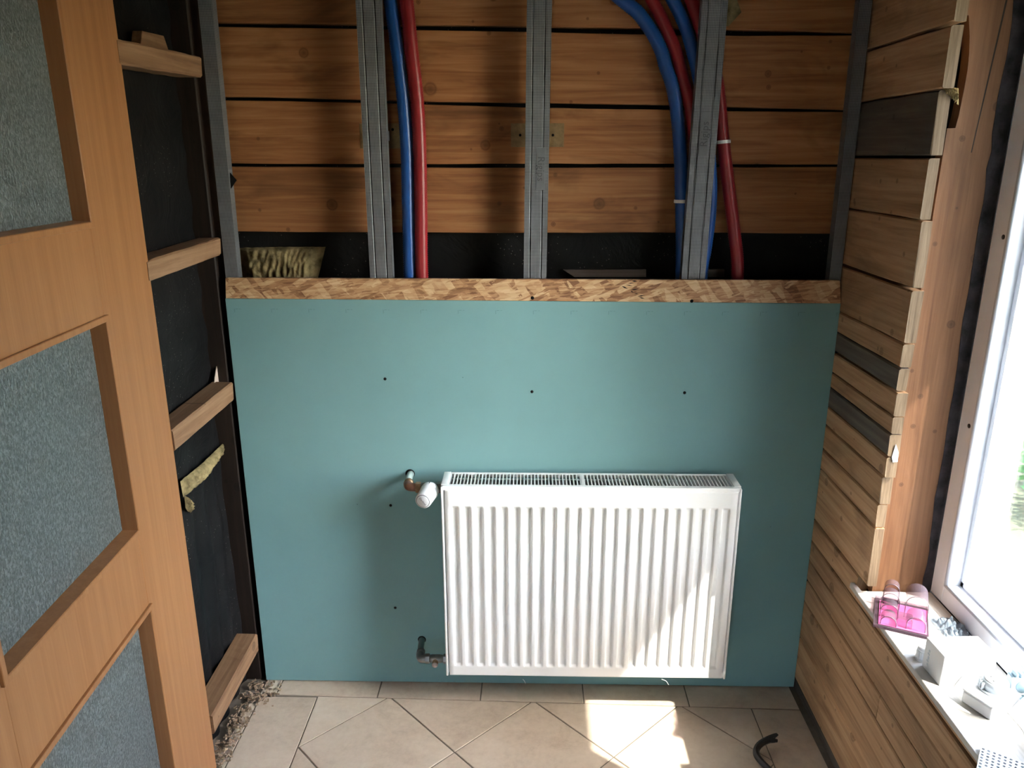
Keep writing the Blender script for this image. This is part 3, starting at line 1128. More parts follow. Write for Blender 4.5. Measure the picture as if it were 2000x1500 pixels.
# ================================================================== METAL STUDS
def stud(label, xb, xt, w, yf, z0, z1, depth=0.027, text=None, twist=0.0):
    """cold-rolled C profile with two grooves in its knurled face"""
    root = empty('metal_stud', ((xb), yf, z0))
    tag(root, label, 'stud', 'metal profiles in front of the boards')
    h = w / 2
    g = 0.0026
    t = 0.001
    if w > 0.05:
        face = [(-h, 0), (-h + 0.013, 0), (-h + 0.0155, g), (-h + 0.018, 0), (h - 0.018, 0), (h - 0.0155, g), (h - 0.013, 0), (h, 0)]
    else:
        face = [(-h, 0), (h, 0)]
    outer = [(-h + 0.006, depth), (-h, depth)] + face + [(h, depth), (h - 0.006, depth)]
    inner = [(x_ + (t if x_ < 0 else -t) * (1 if abs(x_) > h - 0.007 else 0), y_ + (t if y_ < depth - 0.001 else -t)) for x_, y_ in outer]
    pr = outer + inner[::-1]
    bm = bmesh.new()
    rings = []
    for z_, xc in ((z0, xb), (z1, xt)):
        rings.append([bm.verts.new((xc + x_, yf + y_, z_)) for x_, y_ in pr])
    k_ = len(pr)
    for i in range(k_):
        j = (i + 1) % k_
        bm.faces.new((rings[0][i], rings[0][j], rings[1][j], rings[1][i]))
    from_bm('profile', bm, 'zinc', root)
    if text:
        px, py, down = text
        p = on(px, py, Y, yf)
        up = Vector((xt - xb, 0, z1 - z0)).normalized()
        ex = -up if down else up
        ez = Vector((0, -1, 0))
        ey = ez.cross(ex)
        pl = Matrix(((ex.x, ey.x, ez.x, p.x), (ex.y, ey.y, ez.y, p.y - 0.0008), (ex.z, ey.z, ez.z, p.z), (0, 0, 0, 1)))
        bm = bmesh.new()
        bm_box(bm, (-0.052, -0.0105, -0.001), (0.052, 0.0105, 0.0001), 0, pl)
        st = from_bm('stamp', bm, 'zinc_plain', root)
        text_mesh('lettering', 'Rigips', 0.026, 'zinc_letter', st, pl @ Matrix.Translation((0, 0, 0.0004)), 0.0004)
    return root


stud('narrow metal profile in the corner beside the battens', -0.798, -0.791, 0.034, 0.012, 1.20, ZC - 0.002, 0.03)
stud('metal stud beside the straight pair of blue and red conduits', -0.397, -0.396, 0.0605, 0.012, 1.20, ZC - 0.002)
stud('metal stud with lettering reading downwards, without conduits beside it', 0.0105, 0.0215, 0.0605, 0.012, 1.20, ZC - 0.002, text=(1056, 330, True))
stud('metal stud with lettering reading upwards, in front of the curved conduits', 0.427, 0.444, 0.0620, 0.012, 1.20, ZC - 0.002, text=(1376, 262, False))
stud('dim narrow metal profile in the corner against the planked wall', 0.799, 0.792, 0.030, 0.012, 1.20, ZC - 0.002, 0.03)


# brackets behind two studs
def bracket(label, x0, x1, ya, yb_, holes):
    p0, p1 = on(x0, ya, Y, YP), on(x1, yb_, Y, YP)
    root = empty('stud_bracket', ((p0.x + p1.x) / 2, YP, min(p0.z, p1.z)))
    tag(root, label, 'bracket', 'stud brackets on the boards')
    box('plate', (p0.x, YP - 0.0025, p1.z), (p1.x, YP, p0.z), 'bracket', root, 0.0005)
    for hx, hy in holes:
        h = on(hx, hy, Y, YP - 0.0025)
        tube('screw_hole', [(h.x, YP - 0.0030, h.z), (h.x, YP - 0.0022, h.z)], 0.0035, 'hole', root, 10)
    # arm out to the stud
    xm = (p0.x + p1.x) / 2
    zc = (p0.z + p1.z) / 2
    for s in (-1, 1):
        box('arm', (xm + s * 0.024 - 0.001, 0.024, zc - 0.012), (xm + s * 0.024 + 0.001, YP, zc + 0.012), 'zinc_plain', root)
    return root


bracket('zinc bracket plate behind the stud beside the straight conduits', 702, 783, 241, 290, [(767, 253), (717, 256)])
bracket('zinc bracket plate behind the stud with downward lettering', 998, 1101, 241, 287, [(1080, 264), (1016, 264)])
ob = [on(1420, -10, Y, 0.075), on(1436, -10, Y, 0.075), on(1448, 24, Y, 0.075), on(1424, 50, Y, 0.075), on(1415, 50, Y, 0.075)]
tg = prism('foam_offcut', ob, (0, 0.01, 0), 'wool')
tag(tg, 'olive foam offcut wedged behind the stud with upward lettering', 'offcut')


# ================================================================== CONDUITS
def conduit(label, px, mat, r, yp, group):
    pts = [on(x_, y_, Y, yq) for (x_, y_), yq in zip(px, yp if isinstance(yp, list) else [yp] * len(px))]
    # carry on above the picture and down behind the strip
    pts = [pts[0] + (pts[0] - pts[1]).normalized() * 0.25] + pts
    pts.append(pts[-1] + Vector((0, 0, -0.30)))
    path = resample(catmull(pts, 12), 0.0030)
    path = [p for p in path if p.z < ZC - 0.01]
    rad = [r * (1.0 if i % 2 else 0.90) for i in range(len(path))]
    o = tube('conduit', path, rad, mat, None, 16, True)
    return tag(o, label, 'conduit', group)


YC = 0.061
conduit('blue corrugated conduit running straight down beside a red one', [(762, 0), (776, 100), (788, 200), (795, 300), (797, 400), (801, 545)], 'blue', 0.0175, 0.064, 'straight conduits')
conduit('red corrugated conduit running straight down beside a blue one', [(794, 0), (804, 100), (815, 200), (820, 300), (822, 400), (824, 545)], 'red', 0.0182, 0.059, 'straight conduits')
conduit('outermost blue corrugated conduit bending down from above, with a white tie', [(1217, 1), (1245, 24), (1264, 49), (1278, 71), (1292, 101), (1300, 130), (1310, 157), (1317, 187), (1322, 220), (1328, 290), (1331, 400), (1331, 545)], 'blue', 0.0178, 0.060, 'curved conduits')
conduit('red corrugated conduit bending down behind the stud between two blue ones', [(1273, 0), (1288, 28), (1302, 58), (1315, 87), (1325, 117), (1332, 147), (1341, 180), (1349, 220), (1358, 300), (1361, 400), (1361, 545)], 'red', 0.0160, 0.062, 'curved conduits')
conduit('blue corrugated conduit passing behind the stud and showing again below', [(1314, 0), (1329, 30), (1341, 60), (1351, 95), (1362, 140), (1376, 220), (1386, 310), (1389, 370), (1386, 430), (1378, 490), (1370, 545)], 'blue', 0.0165, 0.063, 'curved conduits')
conduit('red corrugated conduit coming out beyond the stud, with a white tie', [(1350, 0), (1366, 45), (1385, 105), (1401, 165), (1412, 273), (1424, 372), (1434, 454), (1440, 545)], 'red', 0.0175, 0.061, 'curved conduits')


def cable_tie(label, px, py, yp, r, tilt, axis):
    c_ = on(px, py, Y, yp)
    ax = Vector(axis).normalized()
    u = Vector((1, 0, tilt)).normalized()
    u = (u - ax * u.dot(ax)).normalized()
    w = ax.cross(u)
    root = empty('cable_tie', c_)
    tag(root, label, 'cable tie')
    bm = bmesh.new()
    rings = []
    n = 28
    for i in range(n):
        a = 2 * math.pi * i / n
        d = u * math.cos(a) + w * math.sin(a)
        rings.append([bm.verts.new(c_ + d * rr + ax * hh) for rr, hh in ((r, -0.0042), (r + 0.0016, -0.0042), (r + 0.0016, 0.0042), (r, 0.0042))])
    for i in range(n):
        a, b_ = rings[i], rings[(i + 1) % n]
        for k_ in range(4):
            j = (k_ + 1) % 4
            bm.faces.new((a[k_], a[j], b_[j], b_[k_]))
    from_bm('strap', bm, 'tie', root)
    hd = c_ + Vector((0.6, -0.75, 0)).normalized() * (r + 0.002)
    box('head', hd - Vector((0.003, 0.003, 0.003)), hd + Vector((0.003, 0.003, 0.003)), 'tie', root, 0.0005)


cable_tie('white cable tie around the red conduit beyond the stud', 1412, 277, 0.061, 0.0176, 0.45, (0.10, 0.0, -1))
cable_tie('white cable tie around the outermost blue conduit', 1331, 393, 0.060, 0.0179, 0.05, (0.0, 0.0, -1))

# ================================================================== PLASTERBOARD AND STRAND BOARD STRIP
BZ = 1.2
board = empty('plasterboard', (0, 0.006, 0))
tag(board, 'large green moisture-resistant plasterboard sheet behind the radiator', 'plasterboard')
bl, br = (-0.8175, 0.817)
tl, tr_ = on(440, 583, Y, 0), on(1645, 593, Y, 0)
bm = bmesh.new()
bm_prism(bm, [(bl, 0, 0.003), (br - 0.002, 0, 0.003), (br, 0, tr_.z), (bl, 0, tl.z)], (0, 0.0125, 0), 0.0008)
sheet_o = from_bm('sheet', bm, 'board', board)
holes = [(752, 740), (1039, 765), (1337, 767), (763, 987), (772, 1187)]
for px, py in holes:
    h = on(px, py, Y, 0)
    tube('screw_hole', [(h.x, -0.0006, h.z), (h.x, 0.002, h.z)], 0.0042, 'hole', board, 12)
for px, py in ((904, 737), (698, 985), (1505, 1029)):
    h = on(px, py, Y, 0)
    tube('nick', [(h.x, -0.0005, h.z), (h.x, 0.002, h.z)], 0.0017, 'mark', board, 8)
bm = bmesh.new()
tz = 1.2 - 0.024
for i in range(17):
    xx = -0.796 + 0.1003 * i
    z_ = tz - 0.0055 * (xx + 0.8) / 1.6
    bm_box(bm, (xx, -0.0004, z_ - 0.009), (xx + 0.0012, 0.001, z_ + 0.001))
    bm_box(bm, (xx + 0.003, -0.0004, z_), (xx + 0.010, 0.001, z_ + 0.0011))
    bm_box(bm, (xx + 0.013, -0.0004, z_), (xx + 0.018, 0.001, z_ + 0.0009))
tag(from_bm('print_marks', bm, 'mark', board), 'faint row of printed tick marks', kind='stuff')

strip = empty('strand_board_strip', (0, 0.006, 1.2))
tag(strip, 'narrow strand board strip above the green plasterboard', 'strand board')
bm = bmesh.new()
a1, a2, a3, a4 = on(440, 543, Y, -0.002), on(1641, 548, Y, -0.002), tr_ + Vector((-0.004, -0.002, 0.0006)), tl + Vector((0.002, -0.002, 0.0006))
bm_prism(bm, [a4, a3, a2, a1], (0, 0.0135, 0), 0.0008)
from_bm('strip', bm, 'osb', strip)
for px, py in ((1040, 582), (1351, 588)):
    h = on(px, py, Y, -0.002)
    tube('screw_hole', [(h.x, -0.0028, h.z), (h.x, 0.0, h.z)], 0.0045, 'hole', strip, 12)

rnd = random.Random(11)
bm = bmesh.new()
for i in range(9):
    f = i / 8
    p = on(1240 - 14 * math.sin(f * 5) + rnd.uniform(-8, 8), 549 + 33 * f, Y, -0.0023)
    l_, w_, a = rnd.uniform(0.008, 0.022), rnd.uniform(0.002, 0.0045), rnd.uniform(-0.5, 0.5)
    u = Vector((math.cos(a), 0, math.sin(a))) * l_ / 2
    w = Vector((-math.sin(a), 0, math.cos(a))) * w_ / 2
    bm_prism(bm, [p - u, p - w, p + u, p + w], (0, 0.001, 0))
from_bm('bark_flakes', bm, 'post', strip)

# ================================================================== RADIATOR
RX0, RX1, RZ0, RZ1 = -0.2385, 0.5635, 0.1285, 0.717
RF, RB = -0.134, -0.034
rad = empty('radiator', ((RX0 + RX1) / 2, (RF + RB) / 2, RZ0))
tag(rad, 'white panel radiator with vertical grooves and a slatted top', 'radiator')
# front panel as a pressed sheet
PX0, PX1 = RX0 + 0.010, RX1 - 0.009
PZ0, PZ1 = RZ0 + 0.003, RZ1 - 0.004
NG = 23
per = (PX1 - PX0 - 0.022) / NG
gx0 = PX0 + 0.011 + per * 0.10
xs, dx_ = [PX0 - 0.0005, PX0, PX0 + 0.0016], [0, 0, 0]
prof = [(0.0, 0.0), (0.05, 0.1), (0.10, 0.5), (0.15, 0.9), (0.20, 1.0), (0.38, 1.0), (0.52, 1.0), (0.60, 0.92), (0.65, 0.5), (0.70, 0.08), (0.76, 0.0)]
for g_ in range(NG):
    for t, d in prof:
        xs.append(gx0 + per * (g_ + t) - 0.02 * per)
        dx_.append(d)
xs += [PX1 - 0.0016, PX1, PX1 + 0.0005]
dx_ += [0, 0, 0]
GZ0, GZ1 = PZ0 + 0.030, PZ1 - 0.046
zs2 = [PZ0 - 0.0005, PZ0, PZ0 + 0.0016, PZ0 + 0.004, GZ0 - 0.002]
zs2 += [GZ0 + d for d in (0.0, 0.0015, 0.003, 0.005, 0.0075, 0.010)]
zs2 += [GZ0 + (GZ1 - GZ0) * i / 6 for i in range(1, 6)]
zs2 += [GZ1 - d for d in (0.010, 0.0075, 0.005, 0.003, 0.0015, 0.0)]
zs2 += [GZ1 + 0.002, PZ1 - 0.004, PZ1 - 0.0016, PZ1, PZ1 + 0.0005]
DEPTH = 0.0062
bm = bmesh.new()
grid = []
for i, x_ in enumerate(xs):
    row = []
    for j, z_ in enumerate(zs2):
        e = max(0, min(1, (z_ - GZ0) / 0.010, (GZ1 - z_) / 0.010))
        e = e * e * (3 - 2 * e)
        y_ = RF + DEPTH * dx_[i] * e
        if i in (0, len(xs) - 1) or j in (0, len(zs2) - 1):
            y_ = RF + 0.012
        elif i in (1, len(xs) - 2) or j in (1, len(zs2) - 2):
            y_ = RF + 0.0016
        row.append(bm.verts.new((x_, y_, z_)))
    grid.append(row)
for i in range(len(xs) - 1):
    for j in range(len(zs2) - 1):
        bm.faces.new((grid[i][j], grid[i + 1][j], grid[i + 1][j + 1], grid[i][j + 1]))
shade_auto(from_bm('front_panel', bm, 'enamel', rad), 55)
box('water_panel', (RX0 + 0.006, RF + 0.012, RZ0 + 0.006), (RX1 - 0.006, RF + 0.022, RZ1 - 0.012), 'enamel', rad)
box('water_panel', (RX0 + 0.006, RB - 0.012, RZ0 + 0.006), (RX1 - 0.006, RB, RZ1 - 0.012), 'enamel', rad)
for s in (0, 1):
    x_ = RX0 if s == 0 else RX1 - 0.0065
    box('side_panel', (x_, RF + 0.0005, RZ0), (x_ + 0.0065, RB, RZ1 + 0.004), 'enamel', rad, 0.0022, None, 2, True)
    x2 = RX0 if s == 0 else RX1 - 0.020
    box('corner_cap', (x2, RF + 0.012, RZ1 - 0.003), (x2 + 0.020, RB, RZ1 + 0.0075), 'enamel', rad, 0.0018, None, 2, True)
# top grille
grille = empty('grille', ((RX0 + RX1) / 2, (RF + RB) / 2, RZ1))
grille.parent = rad
grille.matrix_parent_inverse = rad.matrix_world.inverted()
bm = bmesh.new()
bm_box(bm, (RX0 + 0.004, RF + 0.002, RZ1 - 0.006), (RX1 - 0.004, RF + 0.018, RZ1 + 0.006), 0.0015)
from_bm('front_bar', bm, 'enamel', grille)
bm = bmesh.new()
bm_box(bm, (RX0 + 0.02, RB - 0.010, RZ1 - 0.006), (RX1 - 0.02, RB, RZ1 + 0.006), 0.0015)
from_bm('rear_bar', bm, 'enamel', grille)
ns = 80
me = None
for i in range(ns):
    x_ = RX0 + 0.0215 + (RX1 - RX0 - 0.043) * i / (ns - 1)
    if me is None:
        bm = bmesh.new()
        bm_box(bm, (-0.0013, RF + 0.017, RZ1 - 0.005), (0.0013, RB - 0.009, RZ1 + 0.0055))
        sl = from_bm('slat', bm, 'enamel', grille)
        me = sl.data
        sl.location.x += x_
    else:
        sl = bpy.data.objects.new('slat', me)
        COL.objects.link(sl)
        sl.parent = grille
        sl.matrix_parent_inverse = grille.matrix_world.inverted()
        sl.location.x = x_
xm = on(1138, 930, Y, -0.08).x
box('divider', (xm - 0.004, RF + 0.017, RZ1 - 0.004), (xm + 0.004, RB - 0.009, RZ1 + 0.006), 'enamel', grille)
bm = bmesh.new()
nf = 66
for i in range(nf):
    x_ = RX0 + 0.03 + (RX1 - RX0 - 0.06) * i / (nf - 1)
    bm_box(bm, (x_ - 0.0008, RF + 0.023, RZ0 + 0.03), (x_ + 0.0008, RB - 0.013, RZ1 - 0.028))
bm_box(bm, (RX0 + 0.02, RF + 0.050, RZ0 + 0.03), (RX1 - 0.02, RF + 0.054, RZ1 - 0.03))
tag(from_bm('convector_fins', bm, 'fin', rad), 'grey convector fins under the grille', kind='stuff')
for x_ in (RX0 + 0.12, RX1 - 0.12):
    box('wall_bracket', (x_ - 0.015, RB, RZ0 + 0.04), (x_ + 0.015, 0.0002, RZ1 - 0.06), 'enamel', rad, 0.001)
# loose threads of packaging under the radiator
for px, l_ in ((1300, 0.022), (1029, 0.008)):
    p = on(px - 8, 1329, Y, RF + 0.004)
    pts = catmull([p + Vector((0, 0, 0.004)), p + Vector((l_ * 0.6, 0, -0.002)), p + Vector((l_, 0.002, -0.010 - l_ * 0.3))], 6)
    tube('film_shred', pts, 0.0007, 'tie', rad, 6)

# thermostatic valve
valve = empty('thermostatic_valve', on(797, 950, Y, -0.082))
tag(valve, 'white thermostatic head on a copper elbow at the top of the radiator', 'valve')
hw = on(801, 925, Y, 0)
VZ = 0.699
el = Vector((-0.336, -0.082, VZ))
tube('wall_hole', [(hw.x, -0.0008, hw.z), (hw.x, 0.004, hw.z)], 0.0135, 'hole', valve, 20)
tube('pipe', [(hw.x + 0.002, 0.012, hw.z - 0.001), (hw.x + 0.001, -0.03, hw.z - 0.001), (el.x, -0.064, VZ)], 0.0100, 'pipe_paint', valve, 16)
tube('elbow', catmull([(el.x, -0.056, VZ), (el.x, -0.072, VZ), (el.x + 0.006, -0.083, VZ), (el.x + 0.018, -0.086, VZ), (el.x + 0.026, -0.086, VZ)], 5), 0.0118, 'copper', valve, 16)
tube('elbow_collar', [(el.x, -0.053, VZ), (el.x, -0.066, VZ)], 0.0132, 'brass', valve, 16)
tube('union_nut', [(el.x + 0.024, -0.086, VZ), (el.x + 0.038, -0.086, VZ)], 0.0152, 'brass', valve, 6, False)
tube('valve_body', [(el.x + 0.036, -0.086, VZ), (el.x + 0.048, -0.086, VZ), (el.x + 0.074, -0.086, VZ), (RX0 - 0.012, -0.086, VZ)], [0.012, 0.014, 0.014, 0.0115], 'nickel', valve, 16)
tube('radiator_nut', [(RX0 - 0.016, -0.086, VZ), (RX0 + 0.003, -0.086, VZ)], 0.0155, 'nickel', valve, 6, False)
hb, hf = on(843, 953, Y, -0.092), on(826, 979, Y, -0.163)
ax = (hf - hb).normalized()
stat = lambda a: hb + ax * a
Ln = (hf - hb).length
head = tube('thermostat_head', [stat(-0.004), stat(0.004), stat(0.010), stat(0.020), stat(0.0235), stat(0.0245), stat(0.028), stat(Ln * 0.7), stat(Ln - 0.004), stat(Ln - 0.001), stat(Ln)],
            [0.0150, 0.0205, 0.0240, 0.0250, 0.0247, 0.0236, 0.0240, 0.0228, 0.0220, 0.0212, 0.0195], 'white_plastic', valve, 40)
shade_auto(head, 50)
tube('cap_ring', [stat(Ln - 0.0006), stat(Ln + 0.0007)], 0.0186, 'ring', head, 36)
tube('cap', [stat(Ln), stat(Ln + 0.0012), stat(Ln + 0.0018)], [0.0170, 0.0170, 0.0162], 'white_plastic', head, 36)
ez = ax
ex0 = Vector((1, 0, 0)) - ez * ez.x
ex0.normalize()
ey0 = ez.cross(ex0)
# the lettering slopes down across the cap
an = math.radians(-50)
ex = ex0 * math.cos(an) - ey0 * math.sin(an)
if ex.z > 0:
    ex = ex0 * math.cos(an) + ey0 * math.sin(an)
ey = ez.cross(ex)
text_mesh('lettering', 'Danfoss', 0.0078, 'ink', head, basis(stat(Ln + 0.0019), ex, ey, ez), 0.0002)
tube('index_mark', [stat(0.012) + Vector((0, 0, 0.0243)), stat(0.022) + Vector((0.001, 0, 0.0247))], 0.0011, 'ink', head, 6)

# return valve at the bottom
ret = empty('return_valve', on(822, 1280, Y, -0.07))
tag(ret, 'small dull return valve on a bent pipe at the bottom of the radiator', 'valve')
h2 = on(824, 1249, Y, 0)
RVZ = 0.150
ry = -0.084
tube('wall_hole', [(h2.x, -0.0008, h2.z), (h2.x, 0.004, h2.z)], 0.0125, 'hole', ret, 18)
tube('pipe', [(h2.x, 0.012, h2.z), (h2.x + 0.001, -0.03, h2.z - 0.003), (h2.x + 0.004, -0.062, RVZ)], 0.0095, 'pipe_dull', ret, 14)
e2 = h2.x + 0.004
tube('elbow', catmull([(e2, -0.054, RVZ + 0.001), (e2, -0.072, RVZ), (e2 + 0.006, ry - 0.001, RVZ), (e2 + 0.020, ry, RVZ)], 5), 0.0115, 'nickel', ret, 14)
tube('elbow_collar', [(e2, -0.050, RVZ + 0.001), (e2, -0.064, RVZ)], 0.0128, 'nickel', ret, 14)
tube('union_nut', [(e2 + 0.018, ry, RVZ), (e2 + 0.030, ry, RVZ)], 0.0142, 'nickel', ret, 6, False)
tube('valve_body', [(e2 + 0.028, ry, RVZ), (e2 + 0.040, ry, RVZ), (e2 + 0.060, ry, RVZ), (RX0 - 0.010, ry, RVZ)], [0.011, 0.0125, 0.0125, 0.010], 'nickel', ret, 14)
tube('radiator_nut', [(RX0 - 0.012, ry, RVZ), (RX0 + 0.003, ry, RVZ)], 0.0142, 'nickel', ret, 6, False)
pb = Vector((e2 + 0.048, ry, RVZ))
tube('plug', [pb + Vector((0, -0.004, -0.002)), pb + Vector((0, -0.024, -0.004))], 0.0088, 'brass', ret, 16)
tube('plug_cap', [pb + Vector((0, -0.022, -0.004)), pb + Vector((0, -0.026, -0.0045))], [0.0090, 0.0082], 'plug', ret, 20)

# ================================================================== WINDOW SILL AND WHAT LIES ON IT
sill_pts = [(0.803, -0.297), (0.806, -0.293), (0.8155, -0.293), (0.8155, -0.336), (0.984, -0.336), (0.984, WY1 - 0.005), (0.797, WY1 - 0.005)]
sill = prism('window_sill', [(x_, y_, ZS) for x_, y_ in sill_pts], (0, 0, -0.013), 'sill', None, 0.0012)
tag(sill, 'pale dusty board sill under the window, littered with fittings', 'window sill')


# --- clear blister pack with pink insert
def arch(bm, mt, u0, u1, v0, v1, h, seg=14):
    """hollow tunnel shape with a rounded crown, closed at both ends"""
    r_ = (u1 - u0) / 2
    prof = [(u0, 0.002), (u0, max(0.004, h - r_))]
    for i in range(1, seg):
        a = math.pi * (1 - i / seg)
        prof.append(((u0 + u1) / 2 + r_ * math.cos(a), max(0.004, h - r_) + min(r_, h - 0.004) * math.sin(a)))
    prof += [(u1, max(0.004, h - r_)), (u1, 0.002)]
    A = [bm.verts.new(mt @ Vector((u, v0, z_))) for u, z_ in prof]
    B = [bm.verts.new(mt @ Vector((u, v1, z_))) for u, z_ in prof]
    for i in range(len(prof) - 1):
        bm.faces.new((A[i], A[i + 1], B[i + 1], B[i]))
    bm.faces.new(A); bm.faces.new(B[::-1])


def bumps_edges(bm):
    return bm


BO = Vector((0.779, -0.486, ZS + 0.001))
ba = math.radians(-25)
BM = Matrix.Translation(BO) @ Matrix.Rotation(ba, 4, 'Z')
blister = empty('blister_pack', BO)
tag(blister, 'clear moulded blister pack with pink insert lying on the sill', 'packaging')
BU, BV = 0.112, 0.135
bm = bmesh.new()
bm_box(bm, (0, 0, 0.0), (BU, BV, 0.0012), 0, BM)
bm_box(bm, (0, 0, 0.005), (BU, BV, 0.0062), 0, BM)
for s in ((0, 0, 0.0008, BV), (BU - 0.0008, 0, BU, BV), (0, 0, BU, 0.0008), (0, BV - 0.0008, BU, BV)):
    bm_box(bm, (s[0], s[1], 0), (s[2], s[3], 0.009), 0, BM)
from_bm('flange', bm, 'blister', blister)
prism('insert', [BM @ Vector(p) for p in ((0.010, 0.006, 0.0068), (BU - 0.004, 0.006, 0.0068), (BU - 0.004, BV - 0.022, 0.0068), (0.010, BV - 0.022, 0.0068))],
      (0, 0, 0.0012), 'dust', blister)
for nm, a in (('cavity', (0.014, 0.046, 0.008, 0.040, 0.030)), ('cavity', (0.012, 0.048, 0.041, 0.070, 0.042)), ('cavity', (0.012, 0.050, 0.071, 0.100, 0.054)),
              ('cavity', (0.016, 0.048, 0.101, 0.126, 0.062)), ('cavity', (0.066, 0.104, 0.012, 0.058, 0.040)), ('cavity', (0.062, 0.108, 0.060, 0.124, 0.066))):
    bm = bmesh.new()
    arch(bm, BM, *a)
    from_bm(nm, bm, 'blister', blister)
    # thickened rim where the plastic catches the light
    u0, u1, v0, v1, h = a
    r_ = (u1 - u0) / 2
    pts = [BM @ Vector((u0, v0, 0.006)), BM @ Vector((u0, v0, max(0.004, h - r_)))]
    for i in range(1, 10):
        t = math.pi * (1 - i / 10)
        pts.append(BM @ Vector(((u0 + u1) / 2 + r_ * math.cos(t), v0, max(0.004, h - r_) + min(r_, h - 0.004) * math.sin(t))))
    pts += [BM @ Vector((u1, v0, max(0.004, h - r_))), BM @ Vector((u1, v0, 0.006))]
    tube('rim', pts, 0.0008, 'rimplastic', blister, 6)
box('bridge', (0.047, 0.014, 0.006), (0.078, 0.050, 0.026), 'blister', blister, 0.002, BM)

# --- small ribbed cap
cp = Vector((0.834, -0.600, ZS))
capo = empty('threaded_cap', cp)
tag(capo, 'small ribbed plastic cap standing between blister pack and white box', 'cap')
bm = bmesh.new()
prof = [(0.0, 0.0138), (0.004, 0.0142), (0.006, 0.0132), (0.022, 0.0128)]
seg = 40
rings = []
for z_, r_ in prof:
    rings.append([bm.verts.new(cp + Vector((math.cos(2 * math.pi * i / seg) * (r_ - (0.0007 if i % 2 and z_ > 0.005 else 0)), math.sin(2 * math.pi * i / seg) * (r_ - (0.0007 if i % 2 and z_ > 0.005 else 0)), z_))) for i in range(seg)])
for a, b_ in zip(rings, rings[1:]):
    for i in range(seg):
        j = (i + 1) % seg
        bm.faces.new((a[i], a[j], b_[j], b_[i]))
bm.faces.new(rings[0][::-1]); bm.faces.new(rings[-1])
from_bm('barrel', bm, 'white_plastic', capo)
tube('collar', [cp + Vector((0, 0, 0.022)), cp + Vector((0, 0, 0.030))], [0.0118, 0.0112], 'white_plastic', capo, 24)

# --- white carton / installation box
wb = empty('white_box', (0.882, -0.655, ZS))
tag(wb, 'white square installation box with knock-out hole beside the ribbed cap', 'box')
BXM = Matrix.Translation((0.826, -0.688, ZS)) @ Matrix.Rotation(math.radians(3), 4, 'Z')
box('body', (0, 0, 0), (0.108, 0.066, 0.070), 'white_plastic', wb, 0.002, BXM, 2)
box('knock_out', (0.050, 0.040, 0.0700), (0.068, 0.052, 0.0706), 'grey_plastic', wb, 0, BXM)
for u_, v_ in ((0.030, 0.012), (0.036, 0.018)):
    box('screw_slot', (u_, v_, 0.0700), (u_ + 0.004, v_ + 0.002, 0.0705), 'grey_plastic', wb, 0, BXM)
bm = bmesh.new()
for i, (z_, h_) in enumerate(((0.014, 0.005), (0.022, 0.004), (0.028, 0.007), (0.038, 0.004), (0.045, 0.005))):
    bm_box(bm, (-0.0006, 0.046, z_), (0.0002, 0.0505 + 0.002 * (i % 2), z_ + h_), 0, BXM)
from_bm('print', bm, 'grey_plastic', wb)
prism('flap', [BXM @ Vector(p) for p in ((0.030, -0.001, 0.002), (0.052, -0.001, 0.002), (0.046, -0.001, 0.030))], (0, -0.0012, 0), 'white_plastic', wb)

# --- surface socket base with a round insert
jb = empty('socket_base', (0.90, -0.745, ZS))
tag(jb, 'white socket base with round grey insert in front of the white box', 'socket')
JM = Matrix.Translation((0.871, -0.786, ZS)) @ Matrix.Rotation(math.radians(25), 4, 'Z')
box('tray', (0, 0, 0), (0.082, 0.060, 0.026), 'white_plastic', jb, 0.003, JM, 2)
box('lid', (-0.001, -0.001, 0.026), (0.083, 0.061, 0.031), 'white_plastic', jb, 0.0015, JM)
c_ = JM @ Vector((0.050, 0.032, 0.031))
tube('round_well', [c_, c_ + Vector((0, 0, 0.004))], 0.028, 'grey_plastic', jb, 32)
tube('insert', [c_ + Vector((0, 0, 0.004)), c_ + Vector((0, 0, 0.020)), c_ + Vector((0, 0, 0.022))], [0.0235, 0.0225, 0.020], 'grey_plastic', jb, 32)
tube('cover_disc', [c_ + Vector((0, 0, 0.022)), c_ + Vector((0, 0, 0.0235))], 0.0195, 'white_plastic', jb, 32)
for a in (0.6, 2.2, 3.7):
    q = c_ + Vector((math.cos(a) * 0.010, math.sin(a) * 0.010, 0.0233))
    tube('contact_hole', [q, q + Vector((0, 0, 0.0005))], 0.0016, 'iron', jb, 10)
for i in range(4):
    a = math.radians(140 + 16 * i)
    q = c_ + Vector((math.cos(a) * 0.0262, math.sin(a) * 0.0262, 0.004))
    box('clamp', q - Vector((0.0025, 0.0015, 0)), q + Vector((0.0025, 0.0015, 0.014)), 'grey_plastic', jb, 0.0004)

# --- blue-grey switch module leaning behind it
sw = empty('switch_module', (0.955, -0.700, ZS))
tag(sw, 'blue-grey switch module with a round recess behind the socket base', 'switch')
SM = Matrix.Translation((0.942, -0.738, ZS)) @ Matrix.Rotation(math.radians(-12), 4, 'Z') @ Matrix.Rotation(math.radians(-10), 4, 'X')
box('housing', (-0.004, 0.0, 0.004), (0.036, 0.030, 0.052), 'blue_plastic', sw, 0.002, SM)
box('face', (-0.006, -0.003, 0.022), (0.030, 0.001, 0.054), 'grey_plastic', sw, 0.001, SM)
tube('recess', [SM @ Vector((0.012, -0.0032, 0.038)), SM @ Vector((0.012, -0.0045, 0.038))], [0.0115, 0.0105], 'blue_plastic', sw, 24)
for i in range(4):
    box('terminal', (0.002 + 0.009 * i, 0.004, 0.050), (0.007 + 0.009 * i, 0.026, 0.060), 'grey_plastic' if i % 2 else 'blue_plastic', sw, 0.0008, SM)

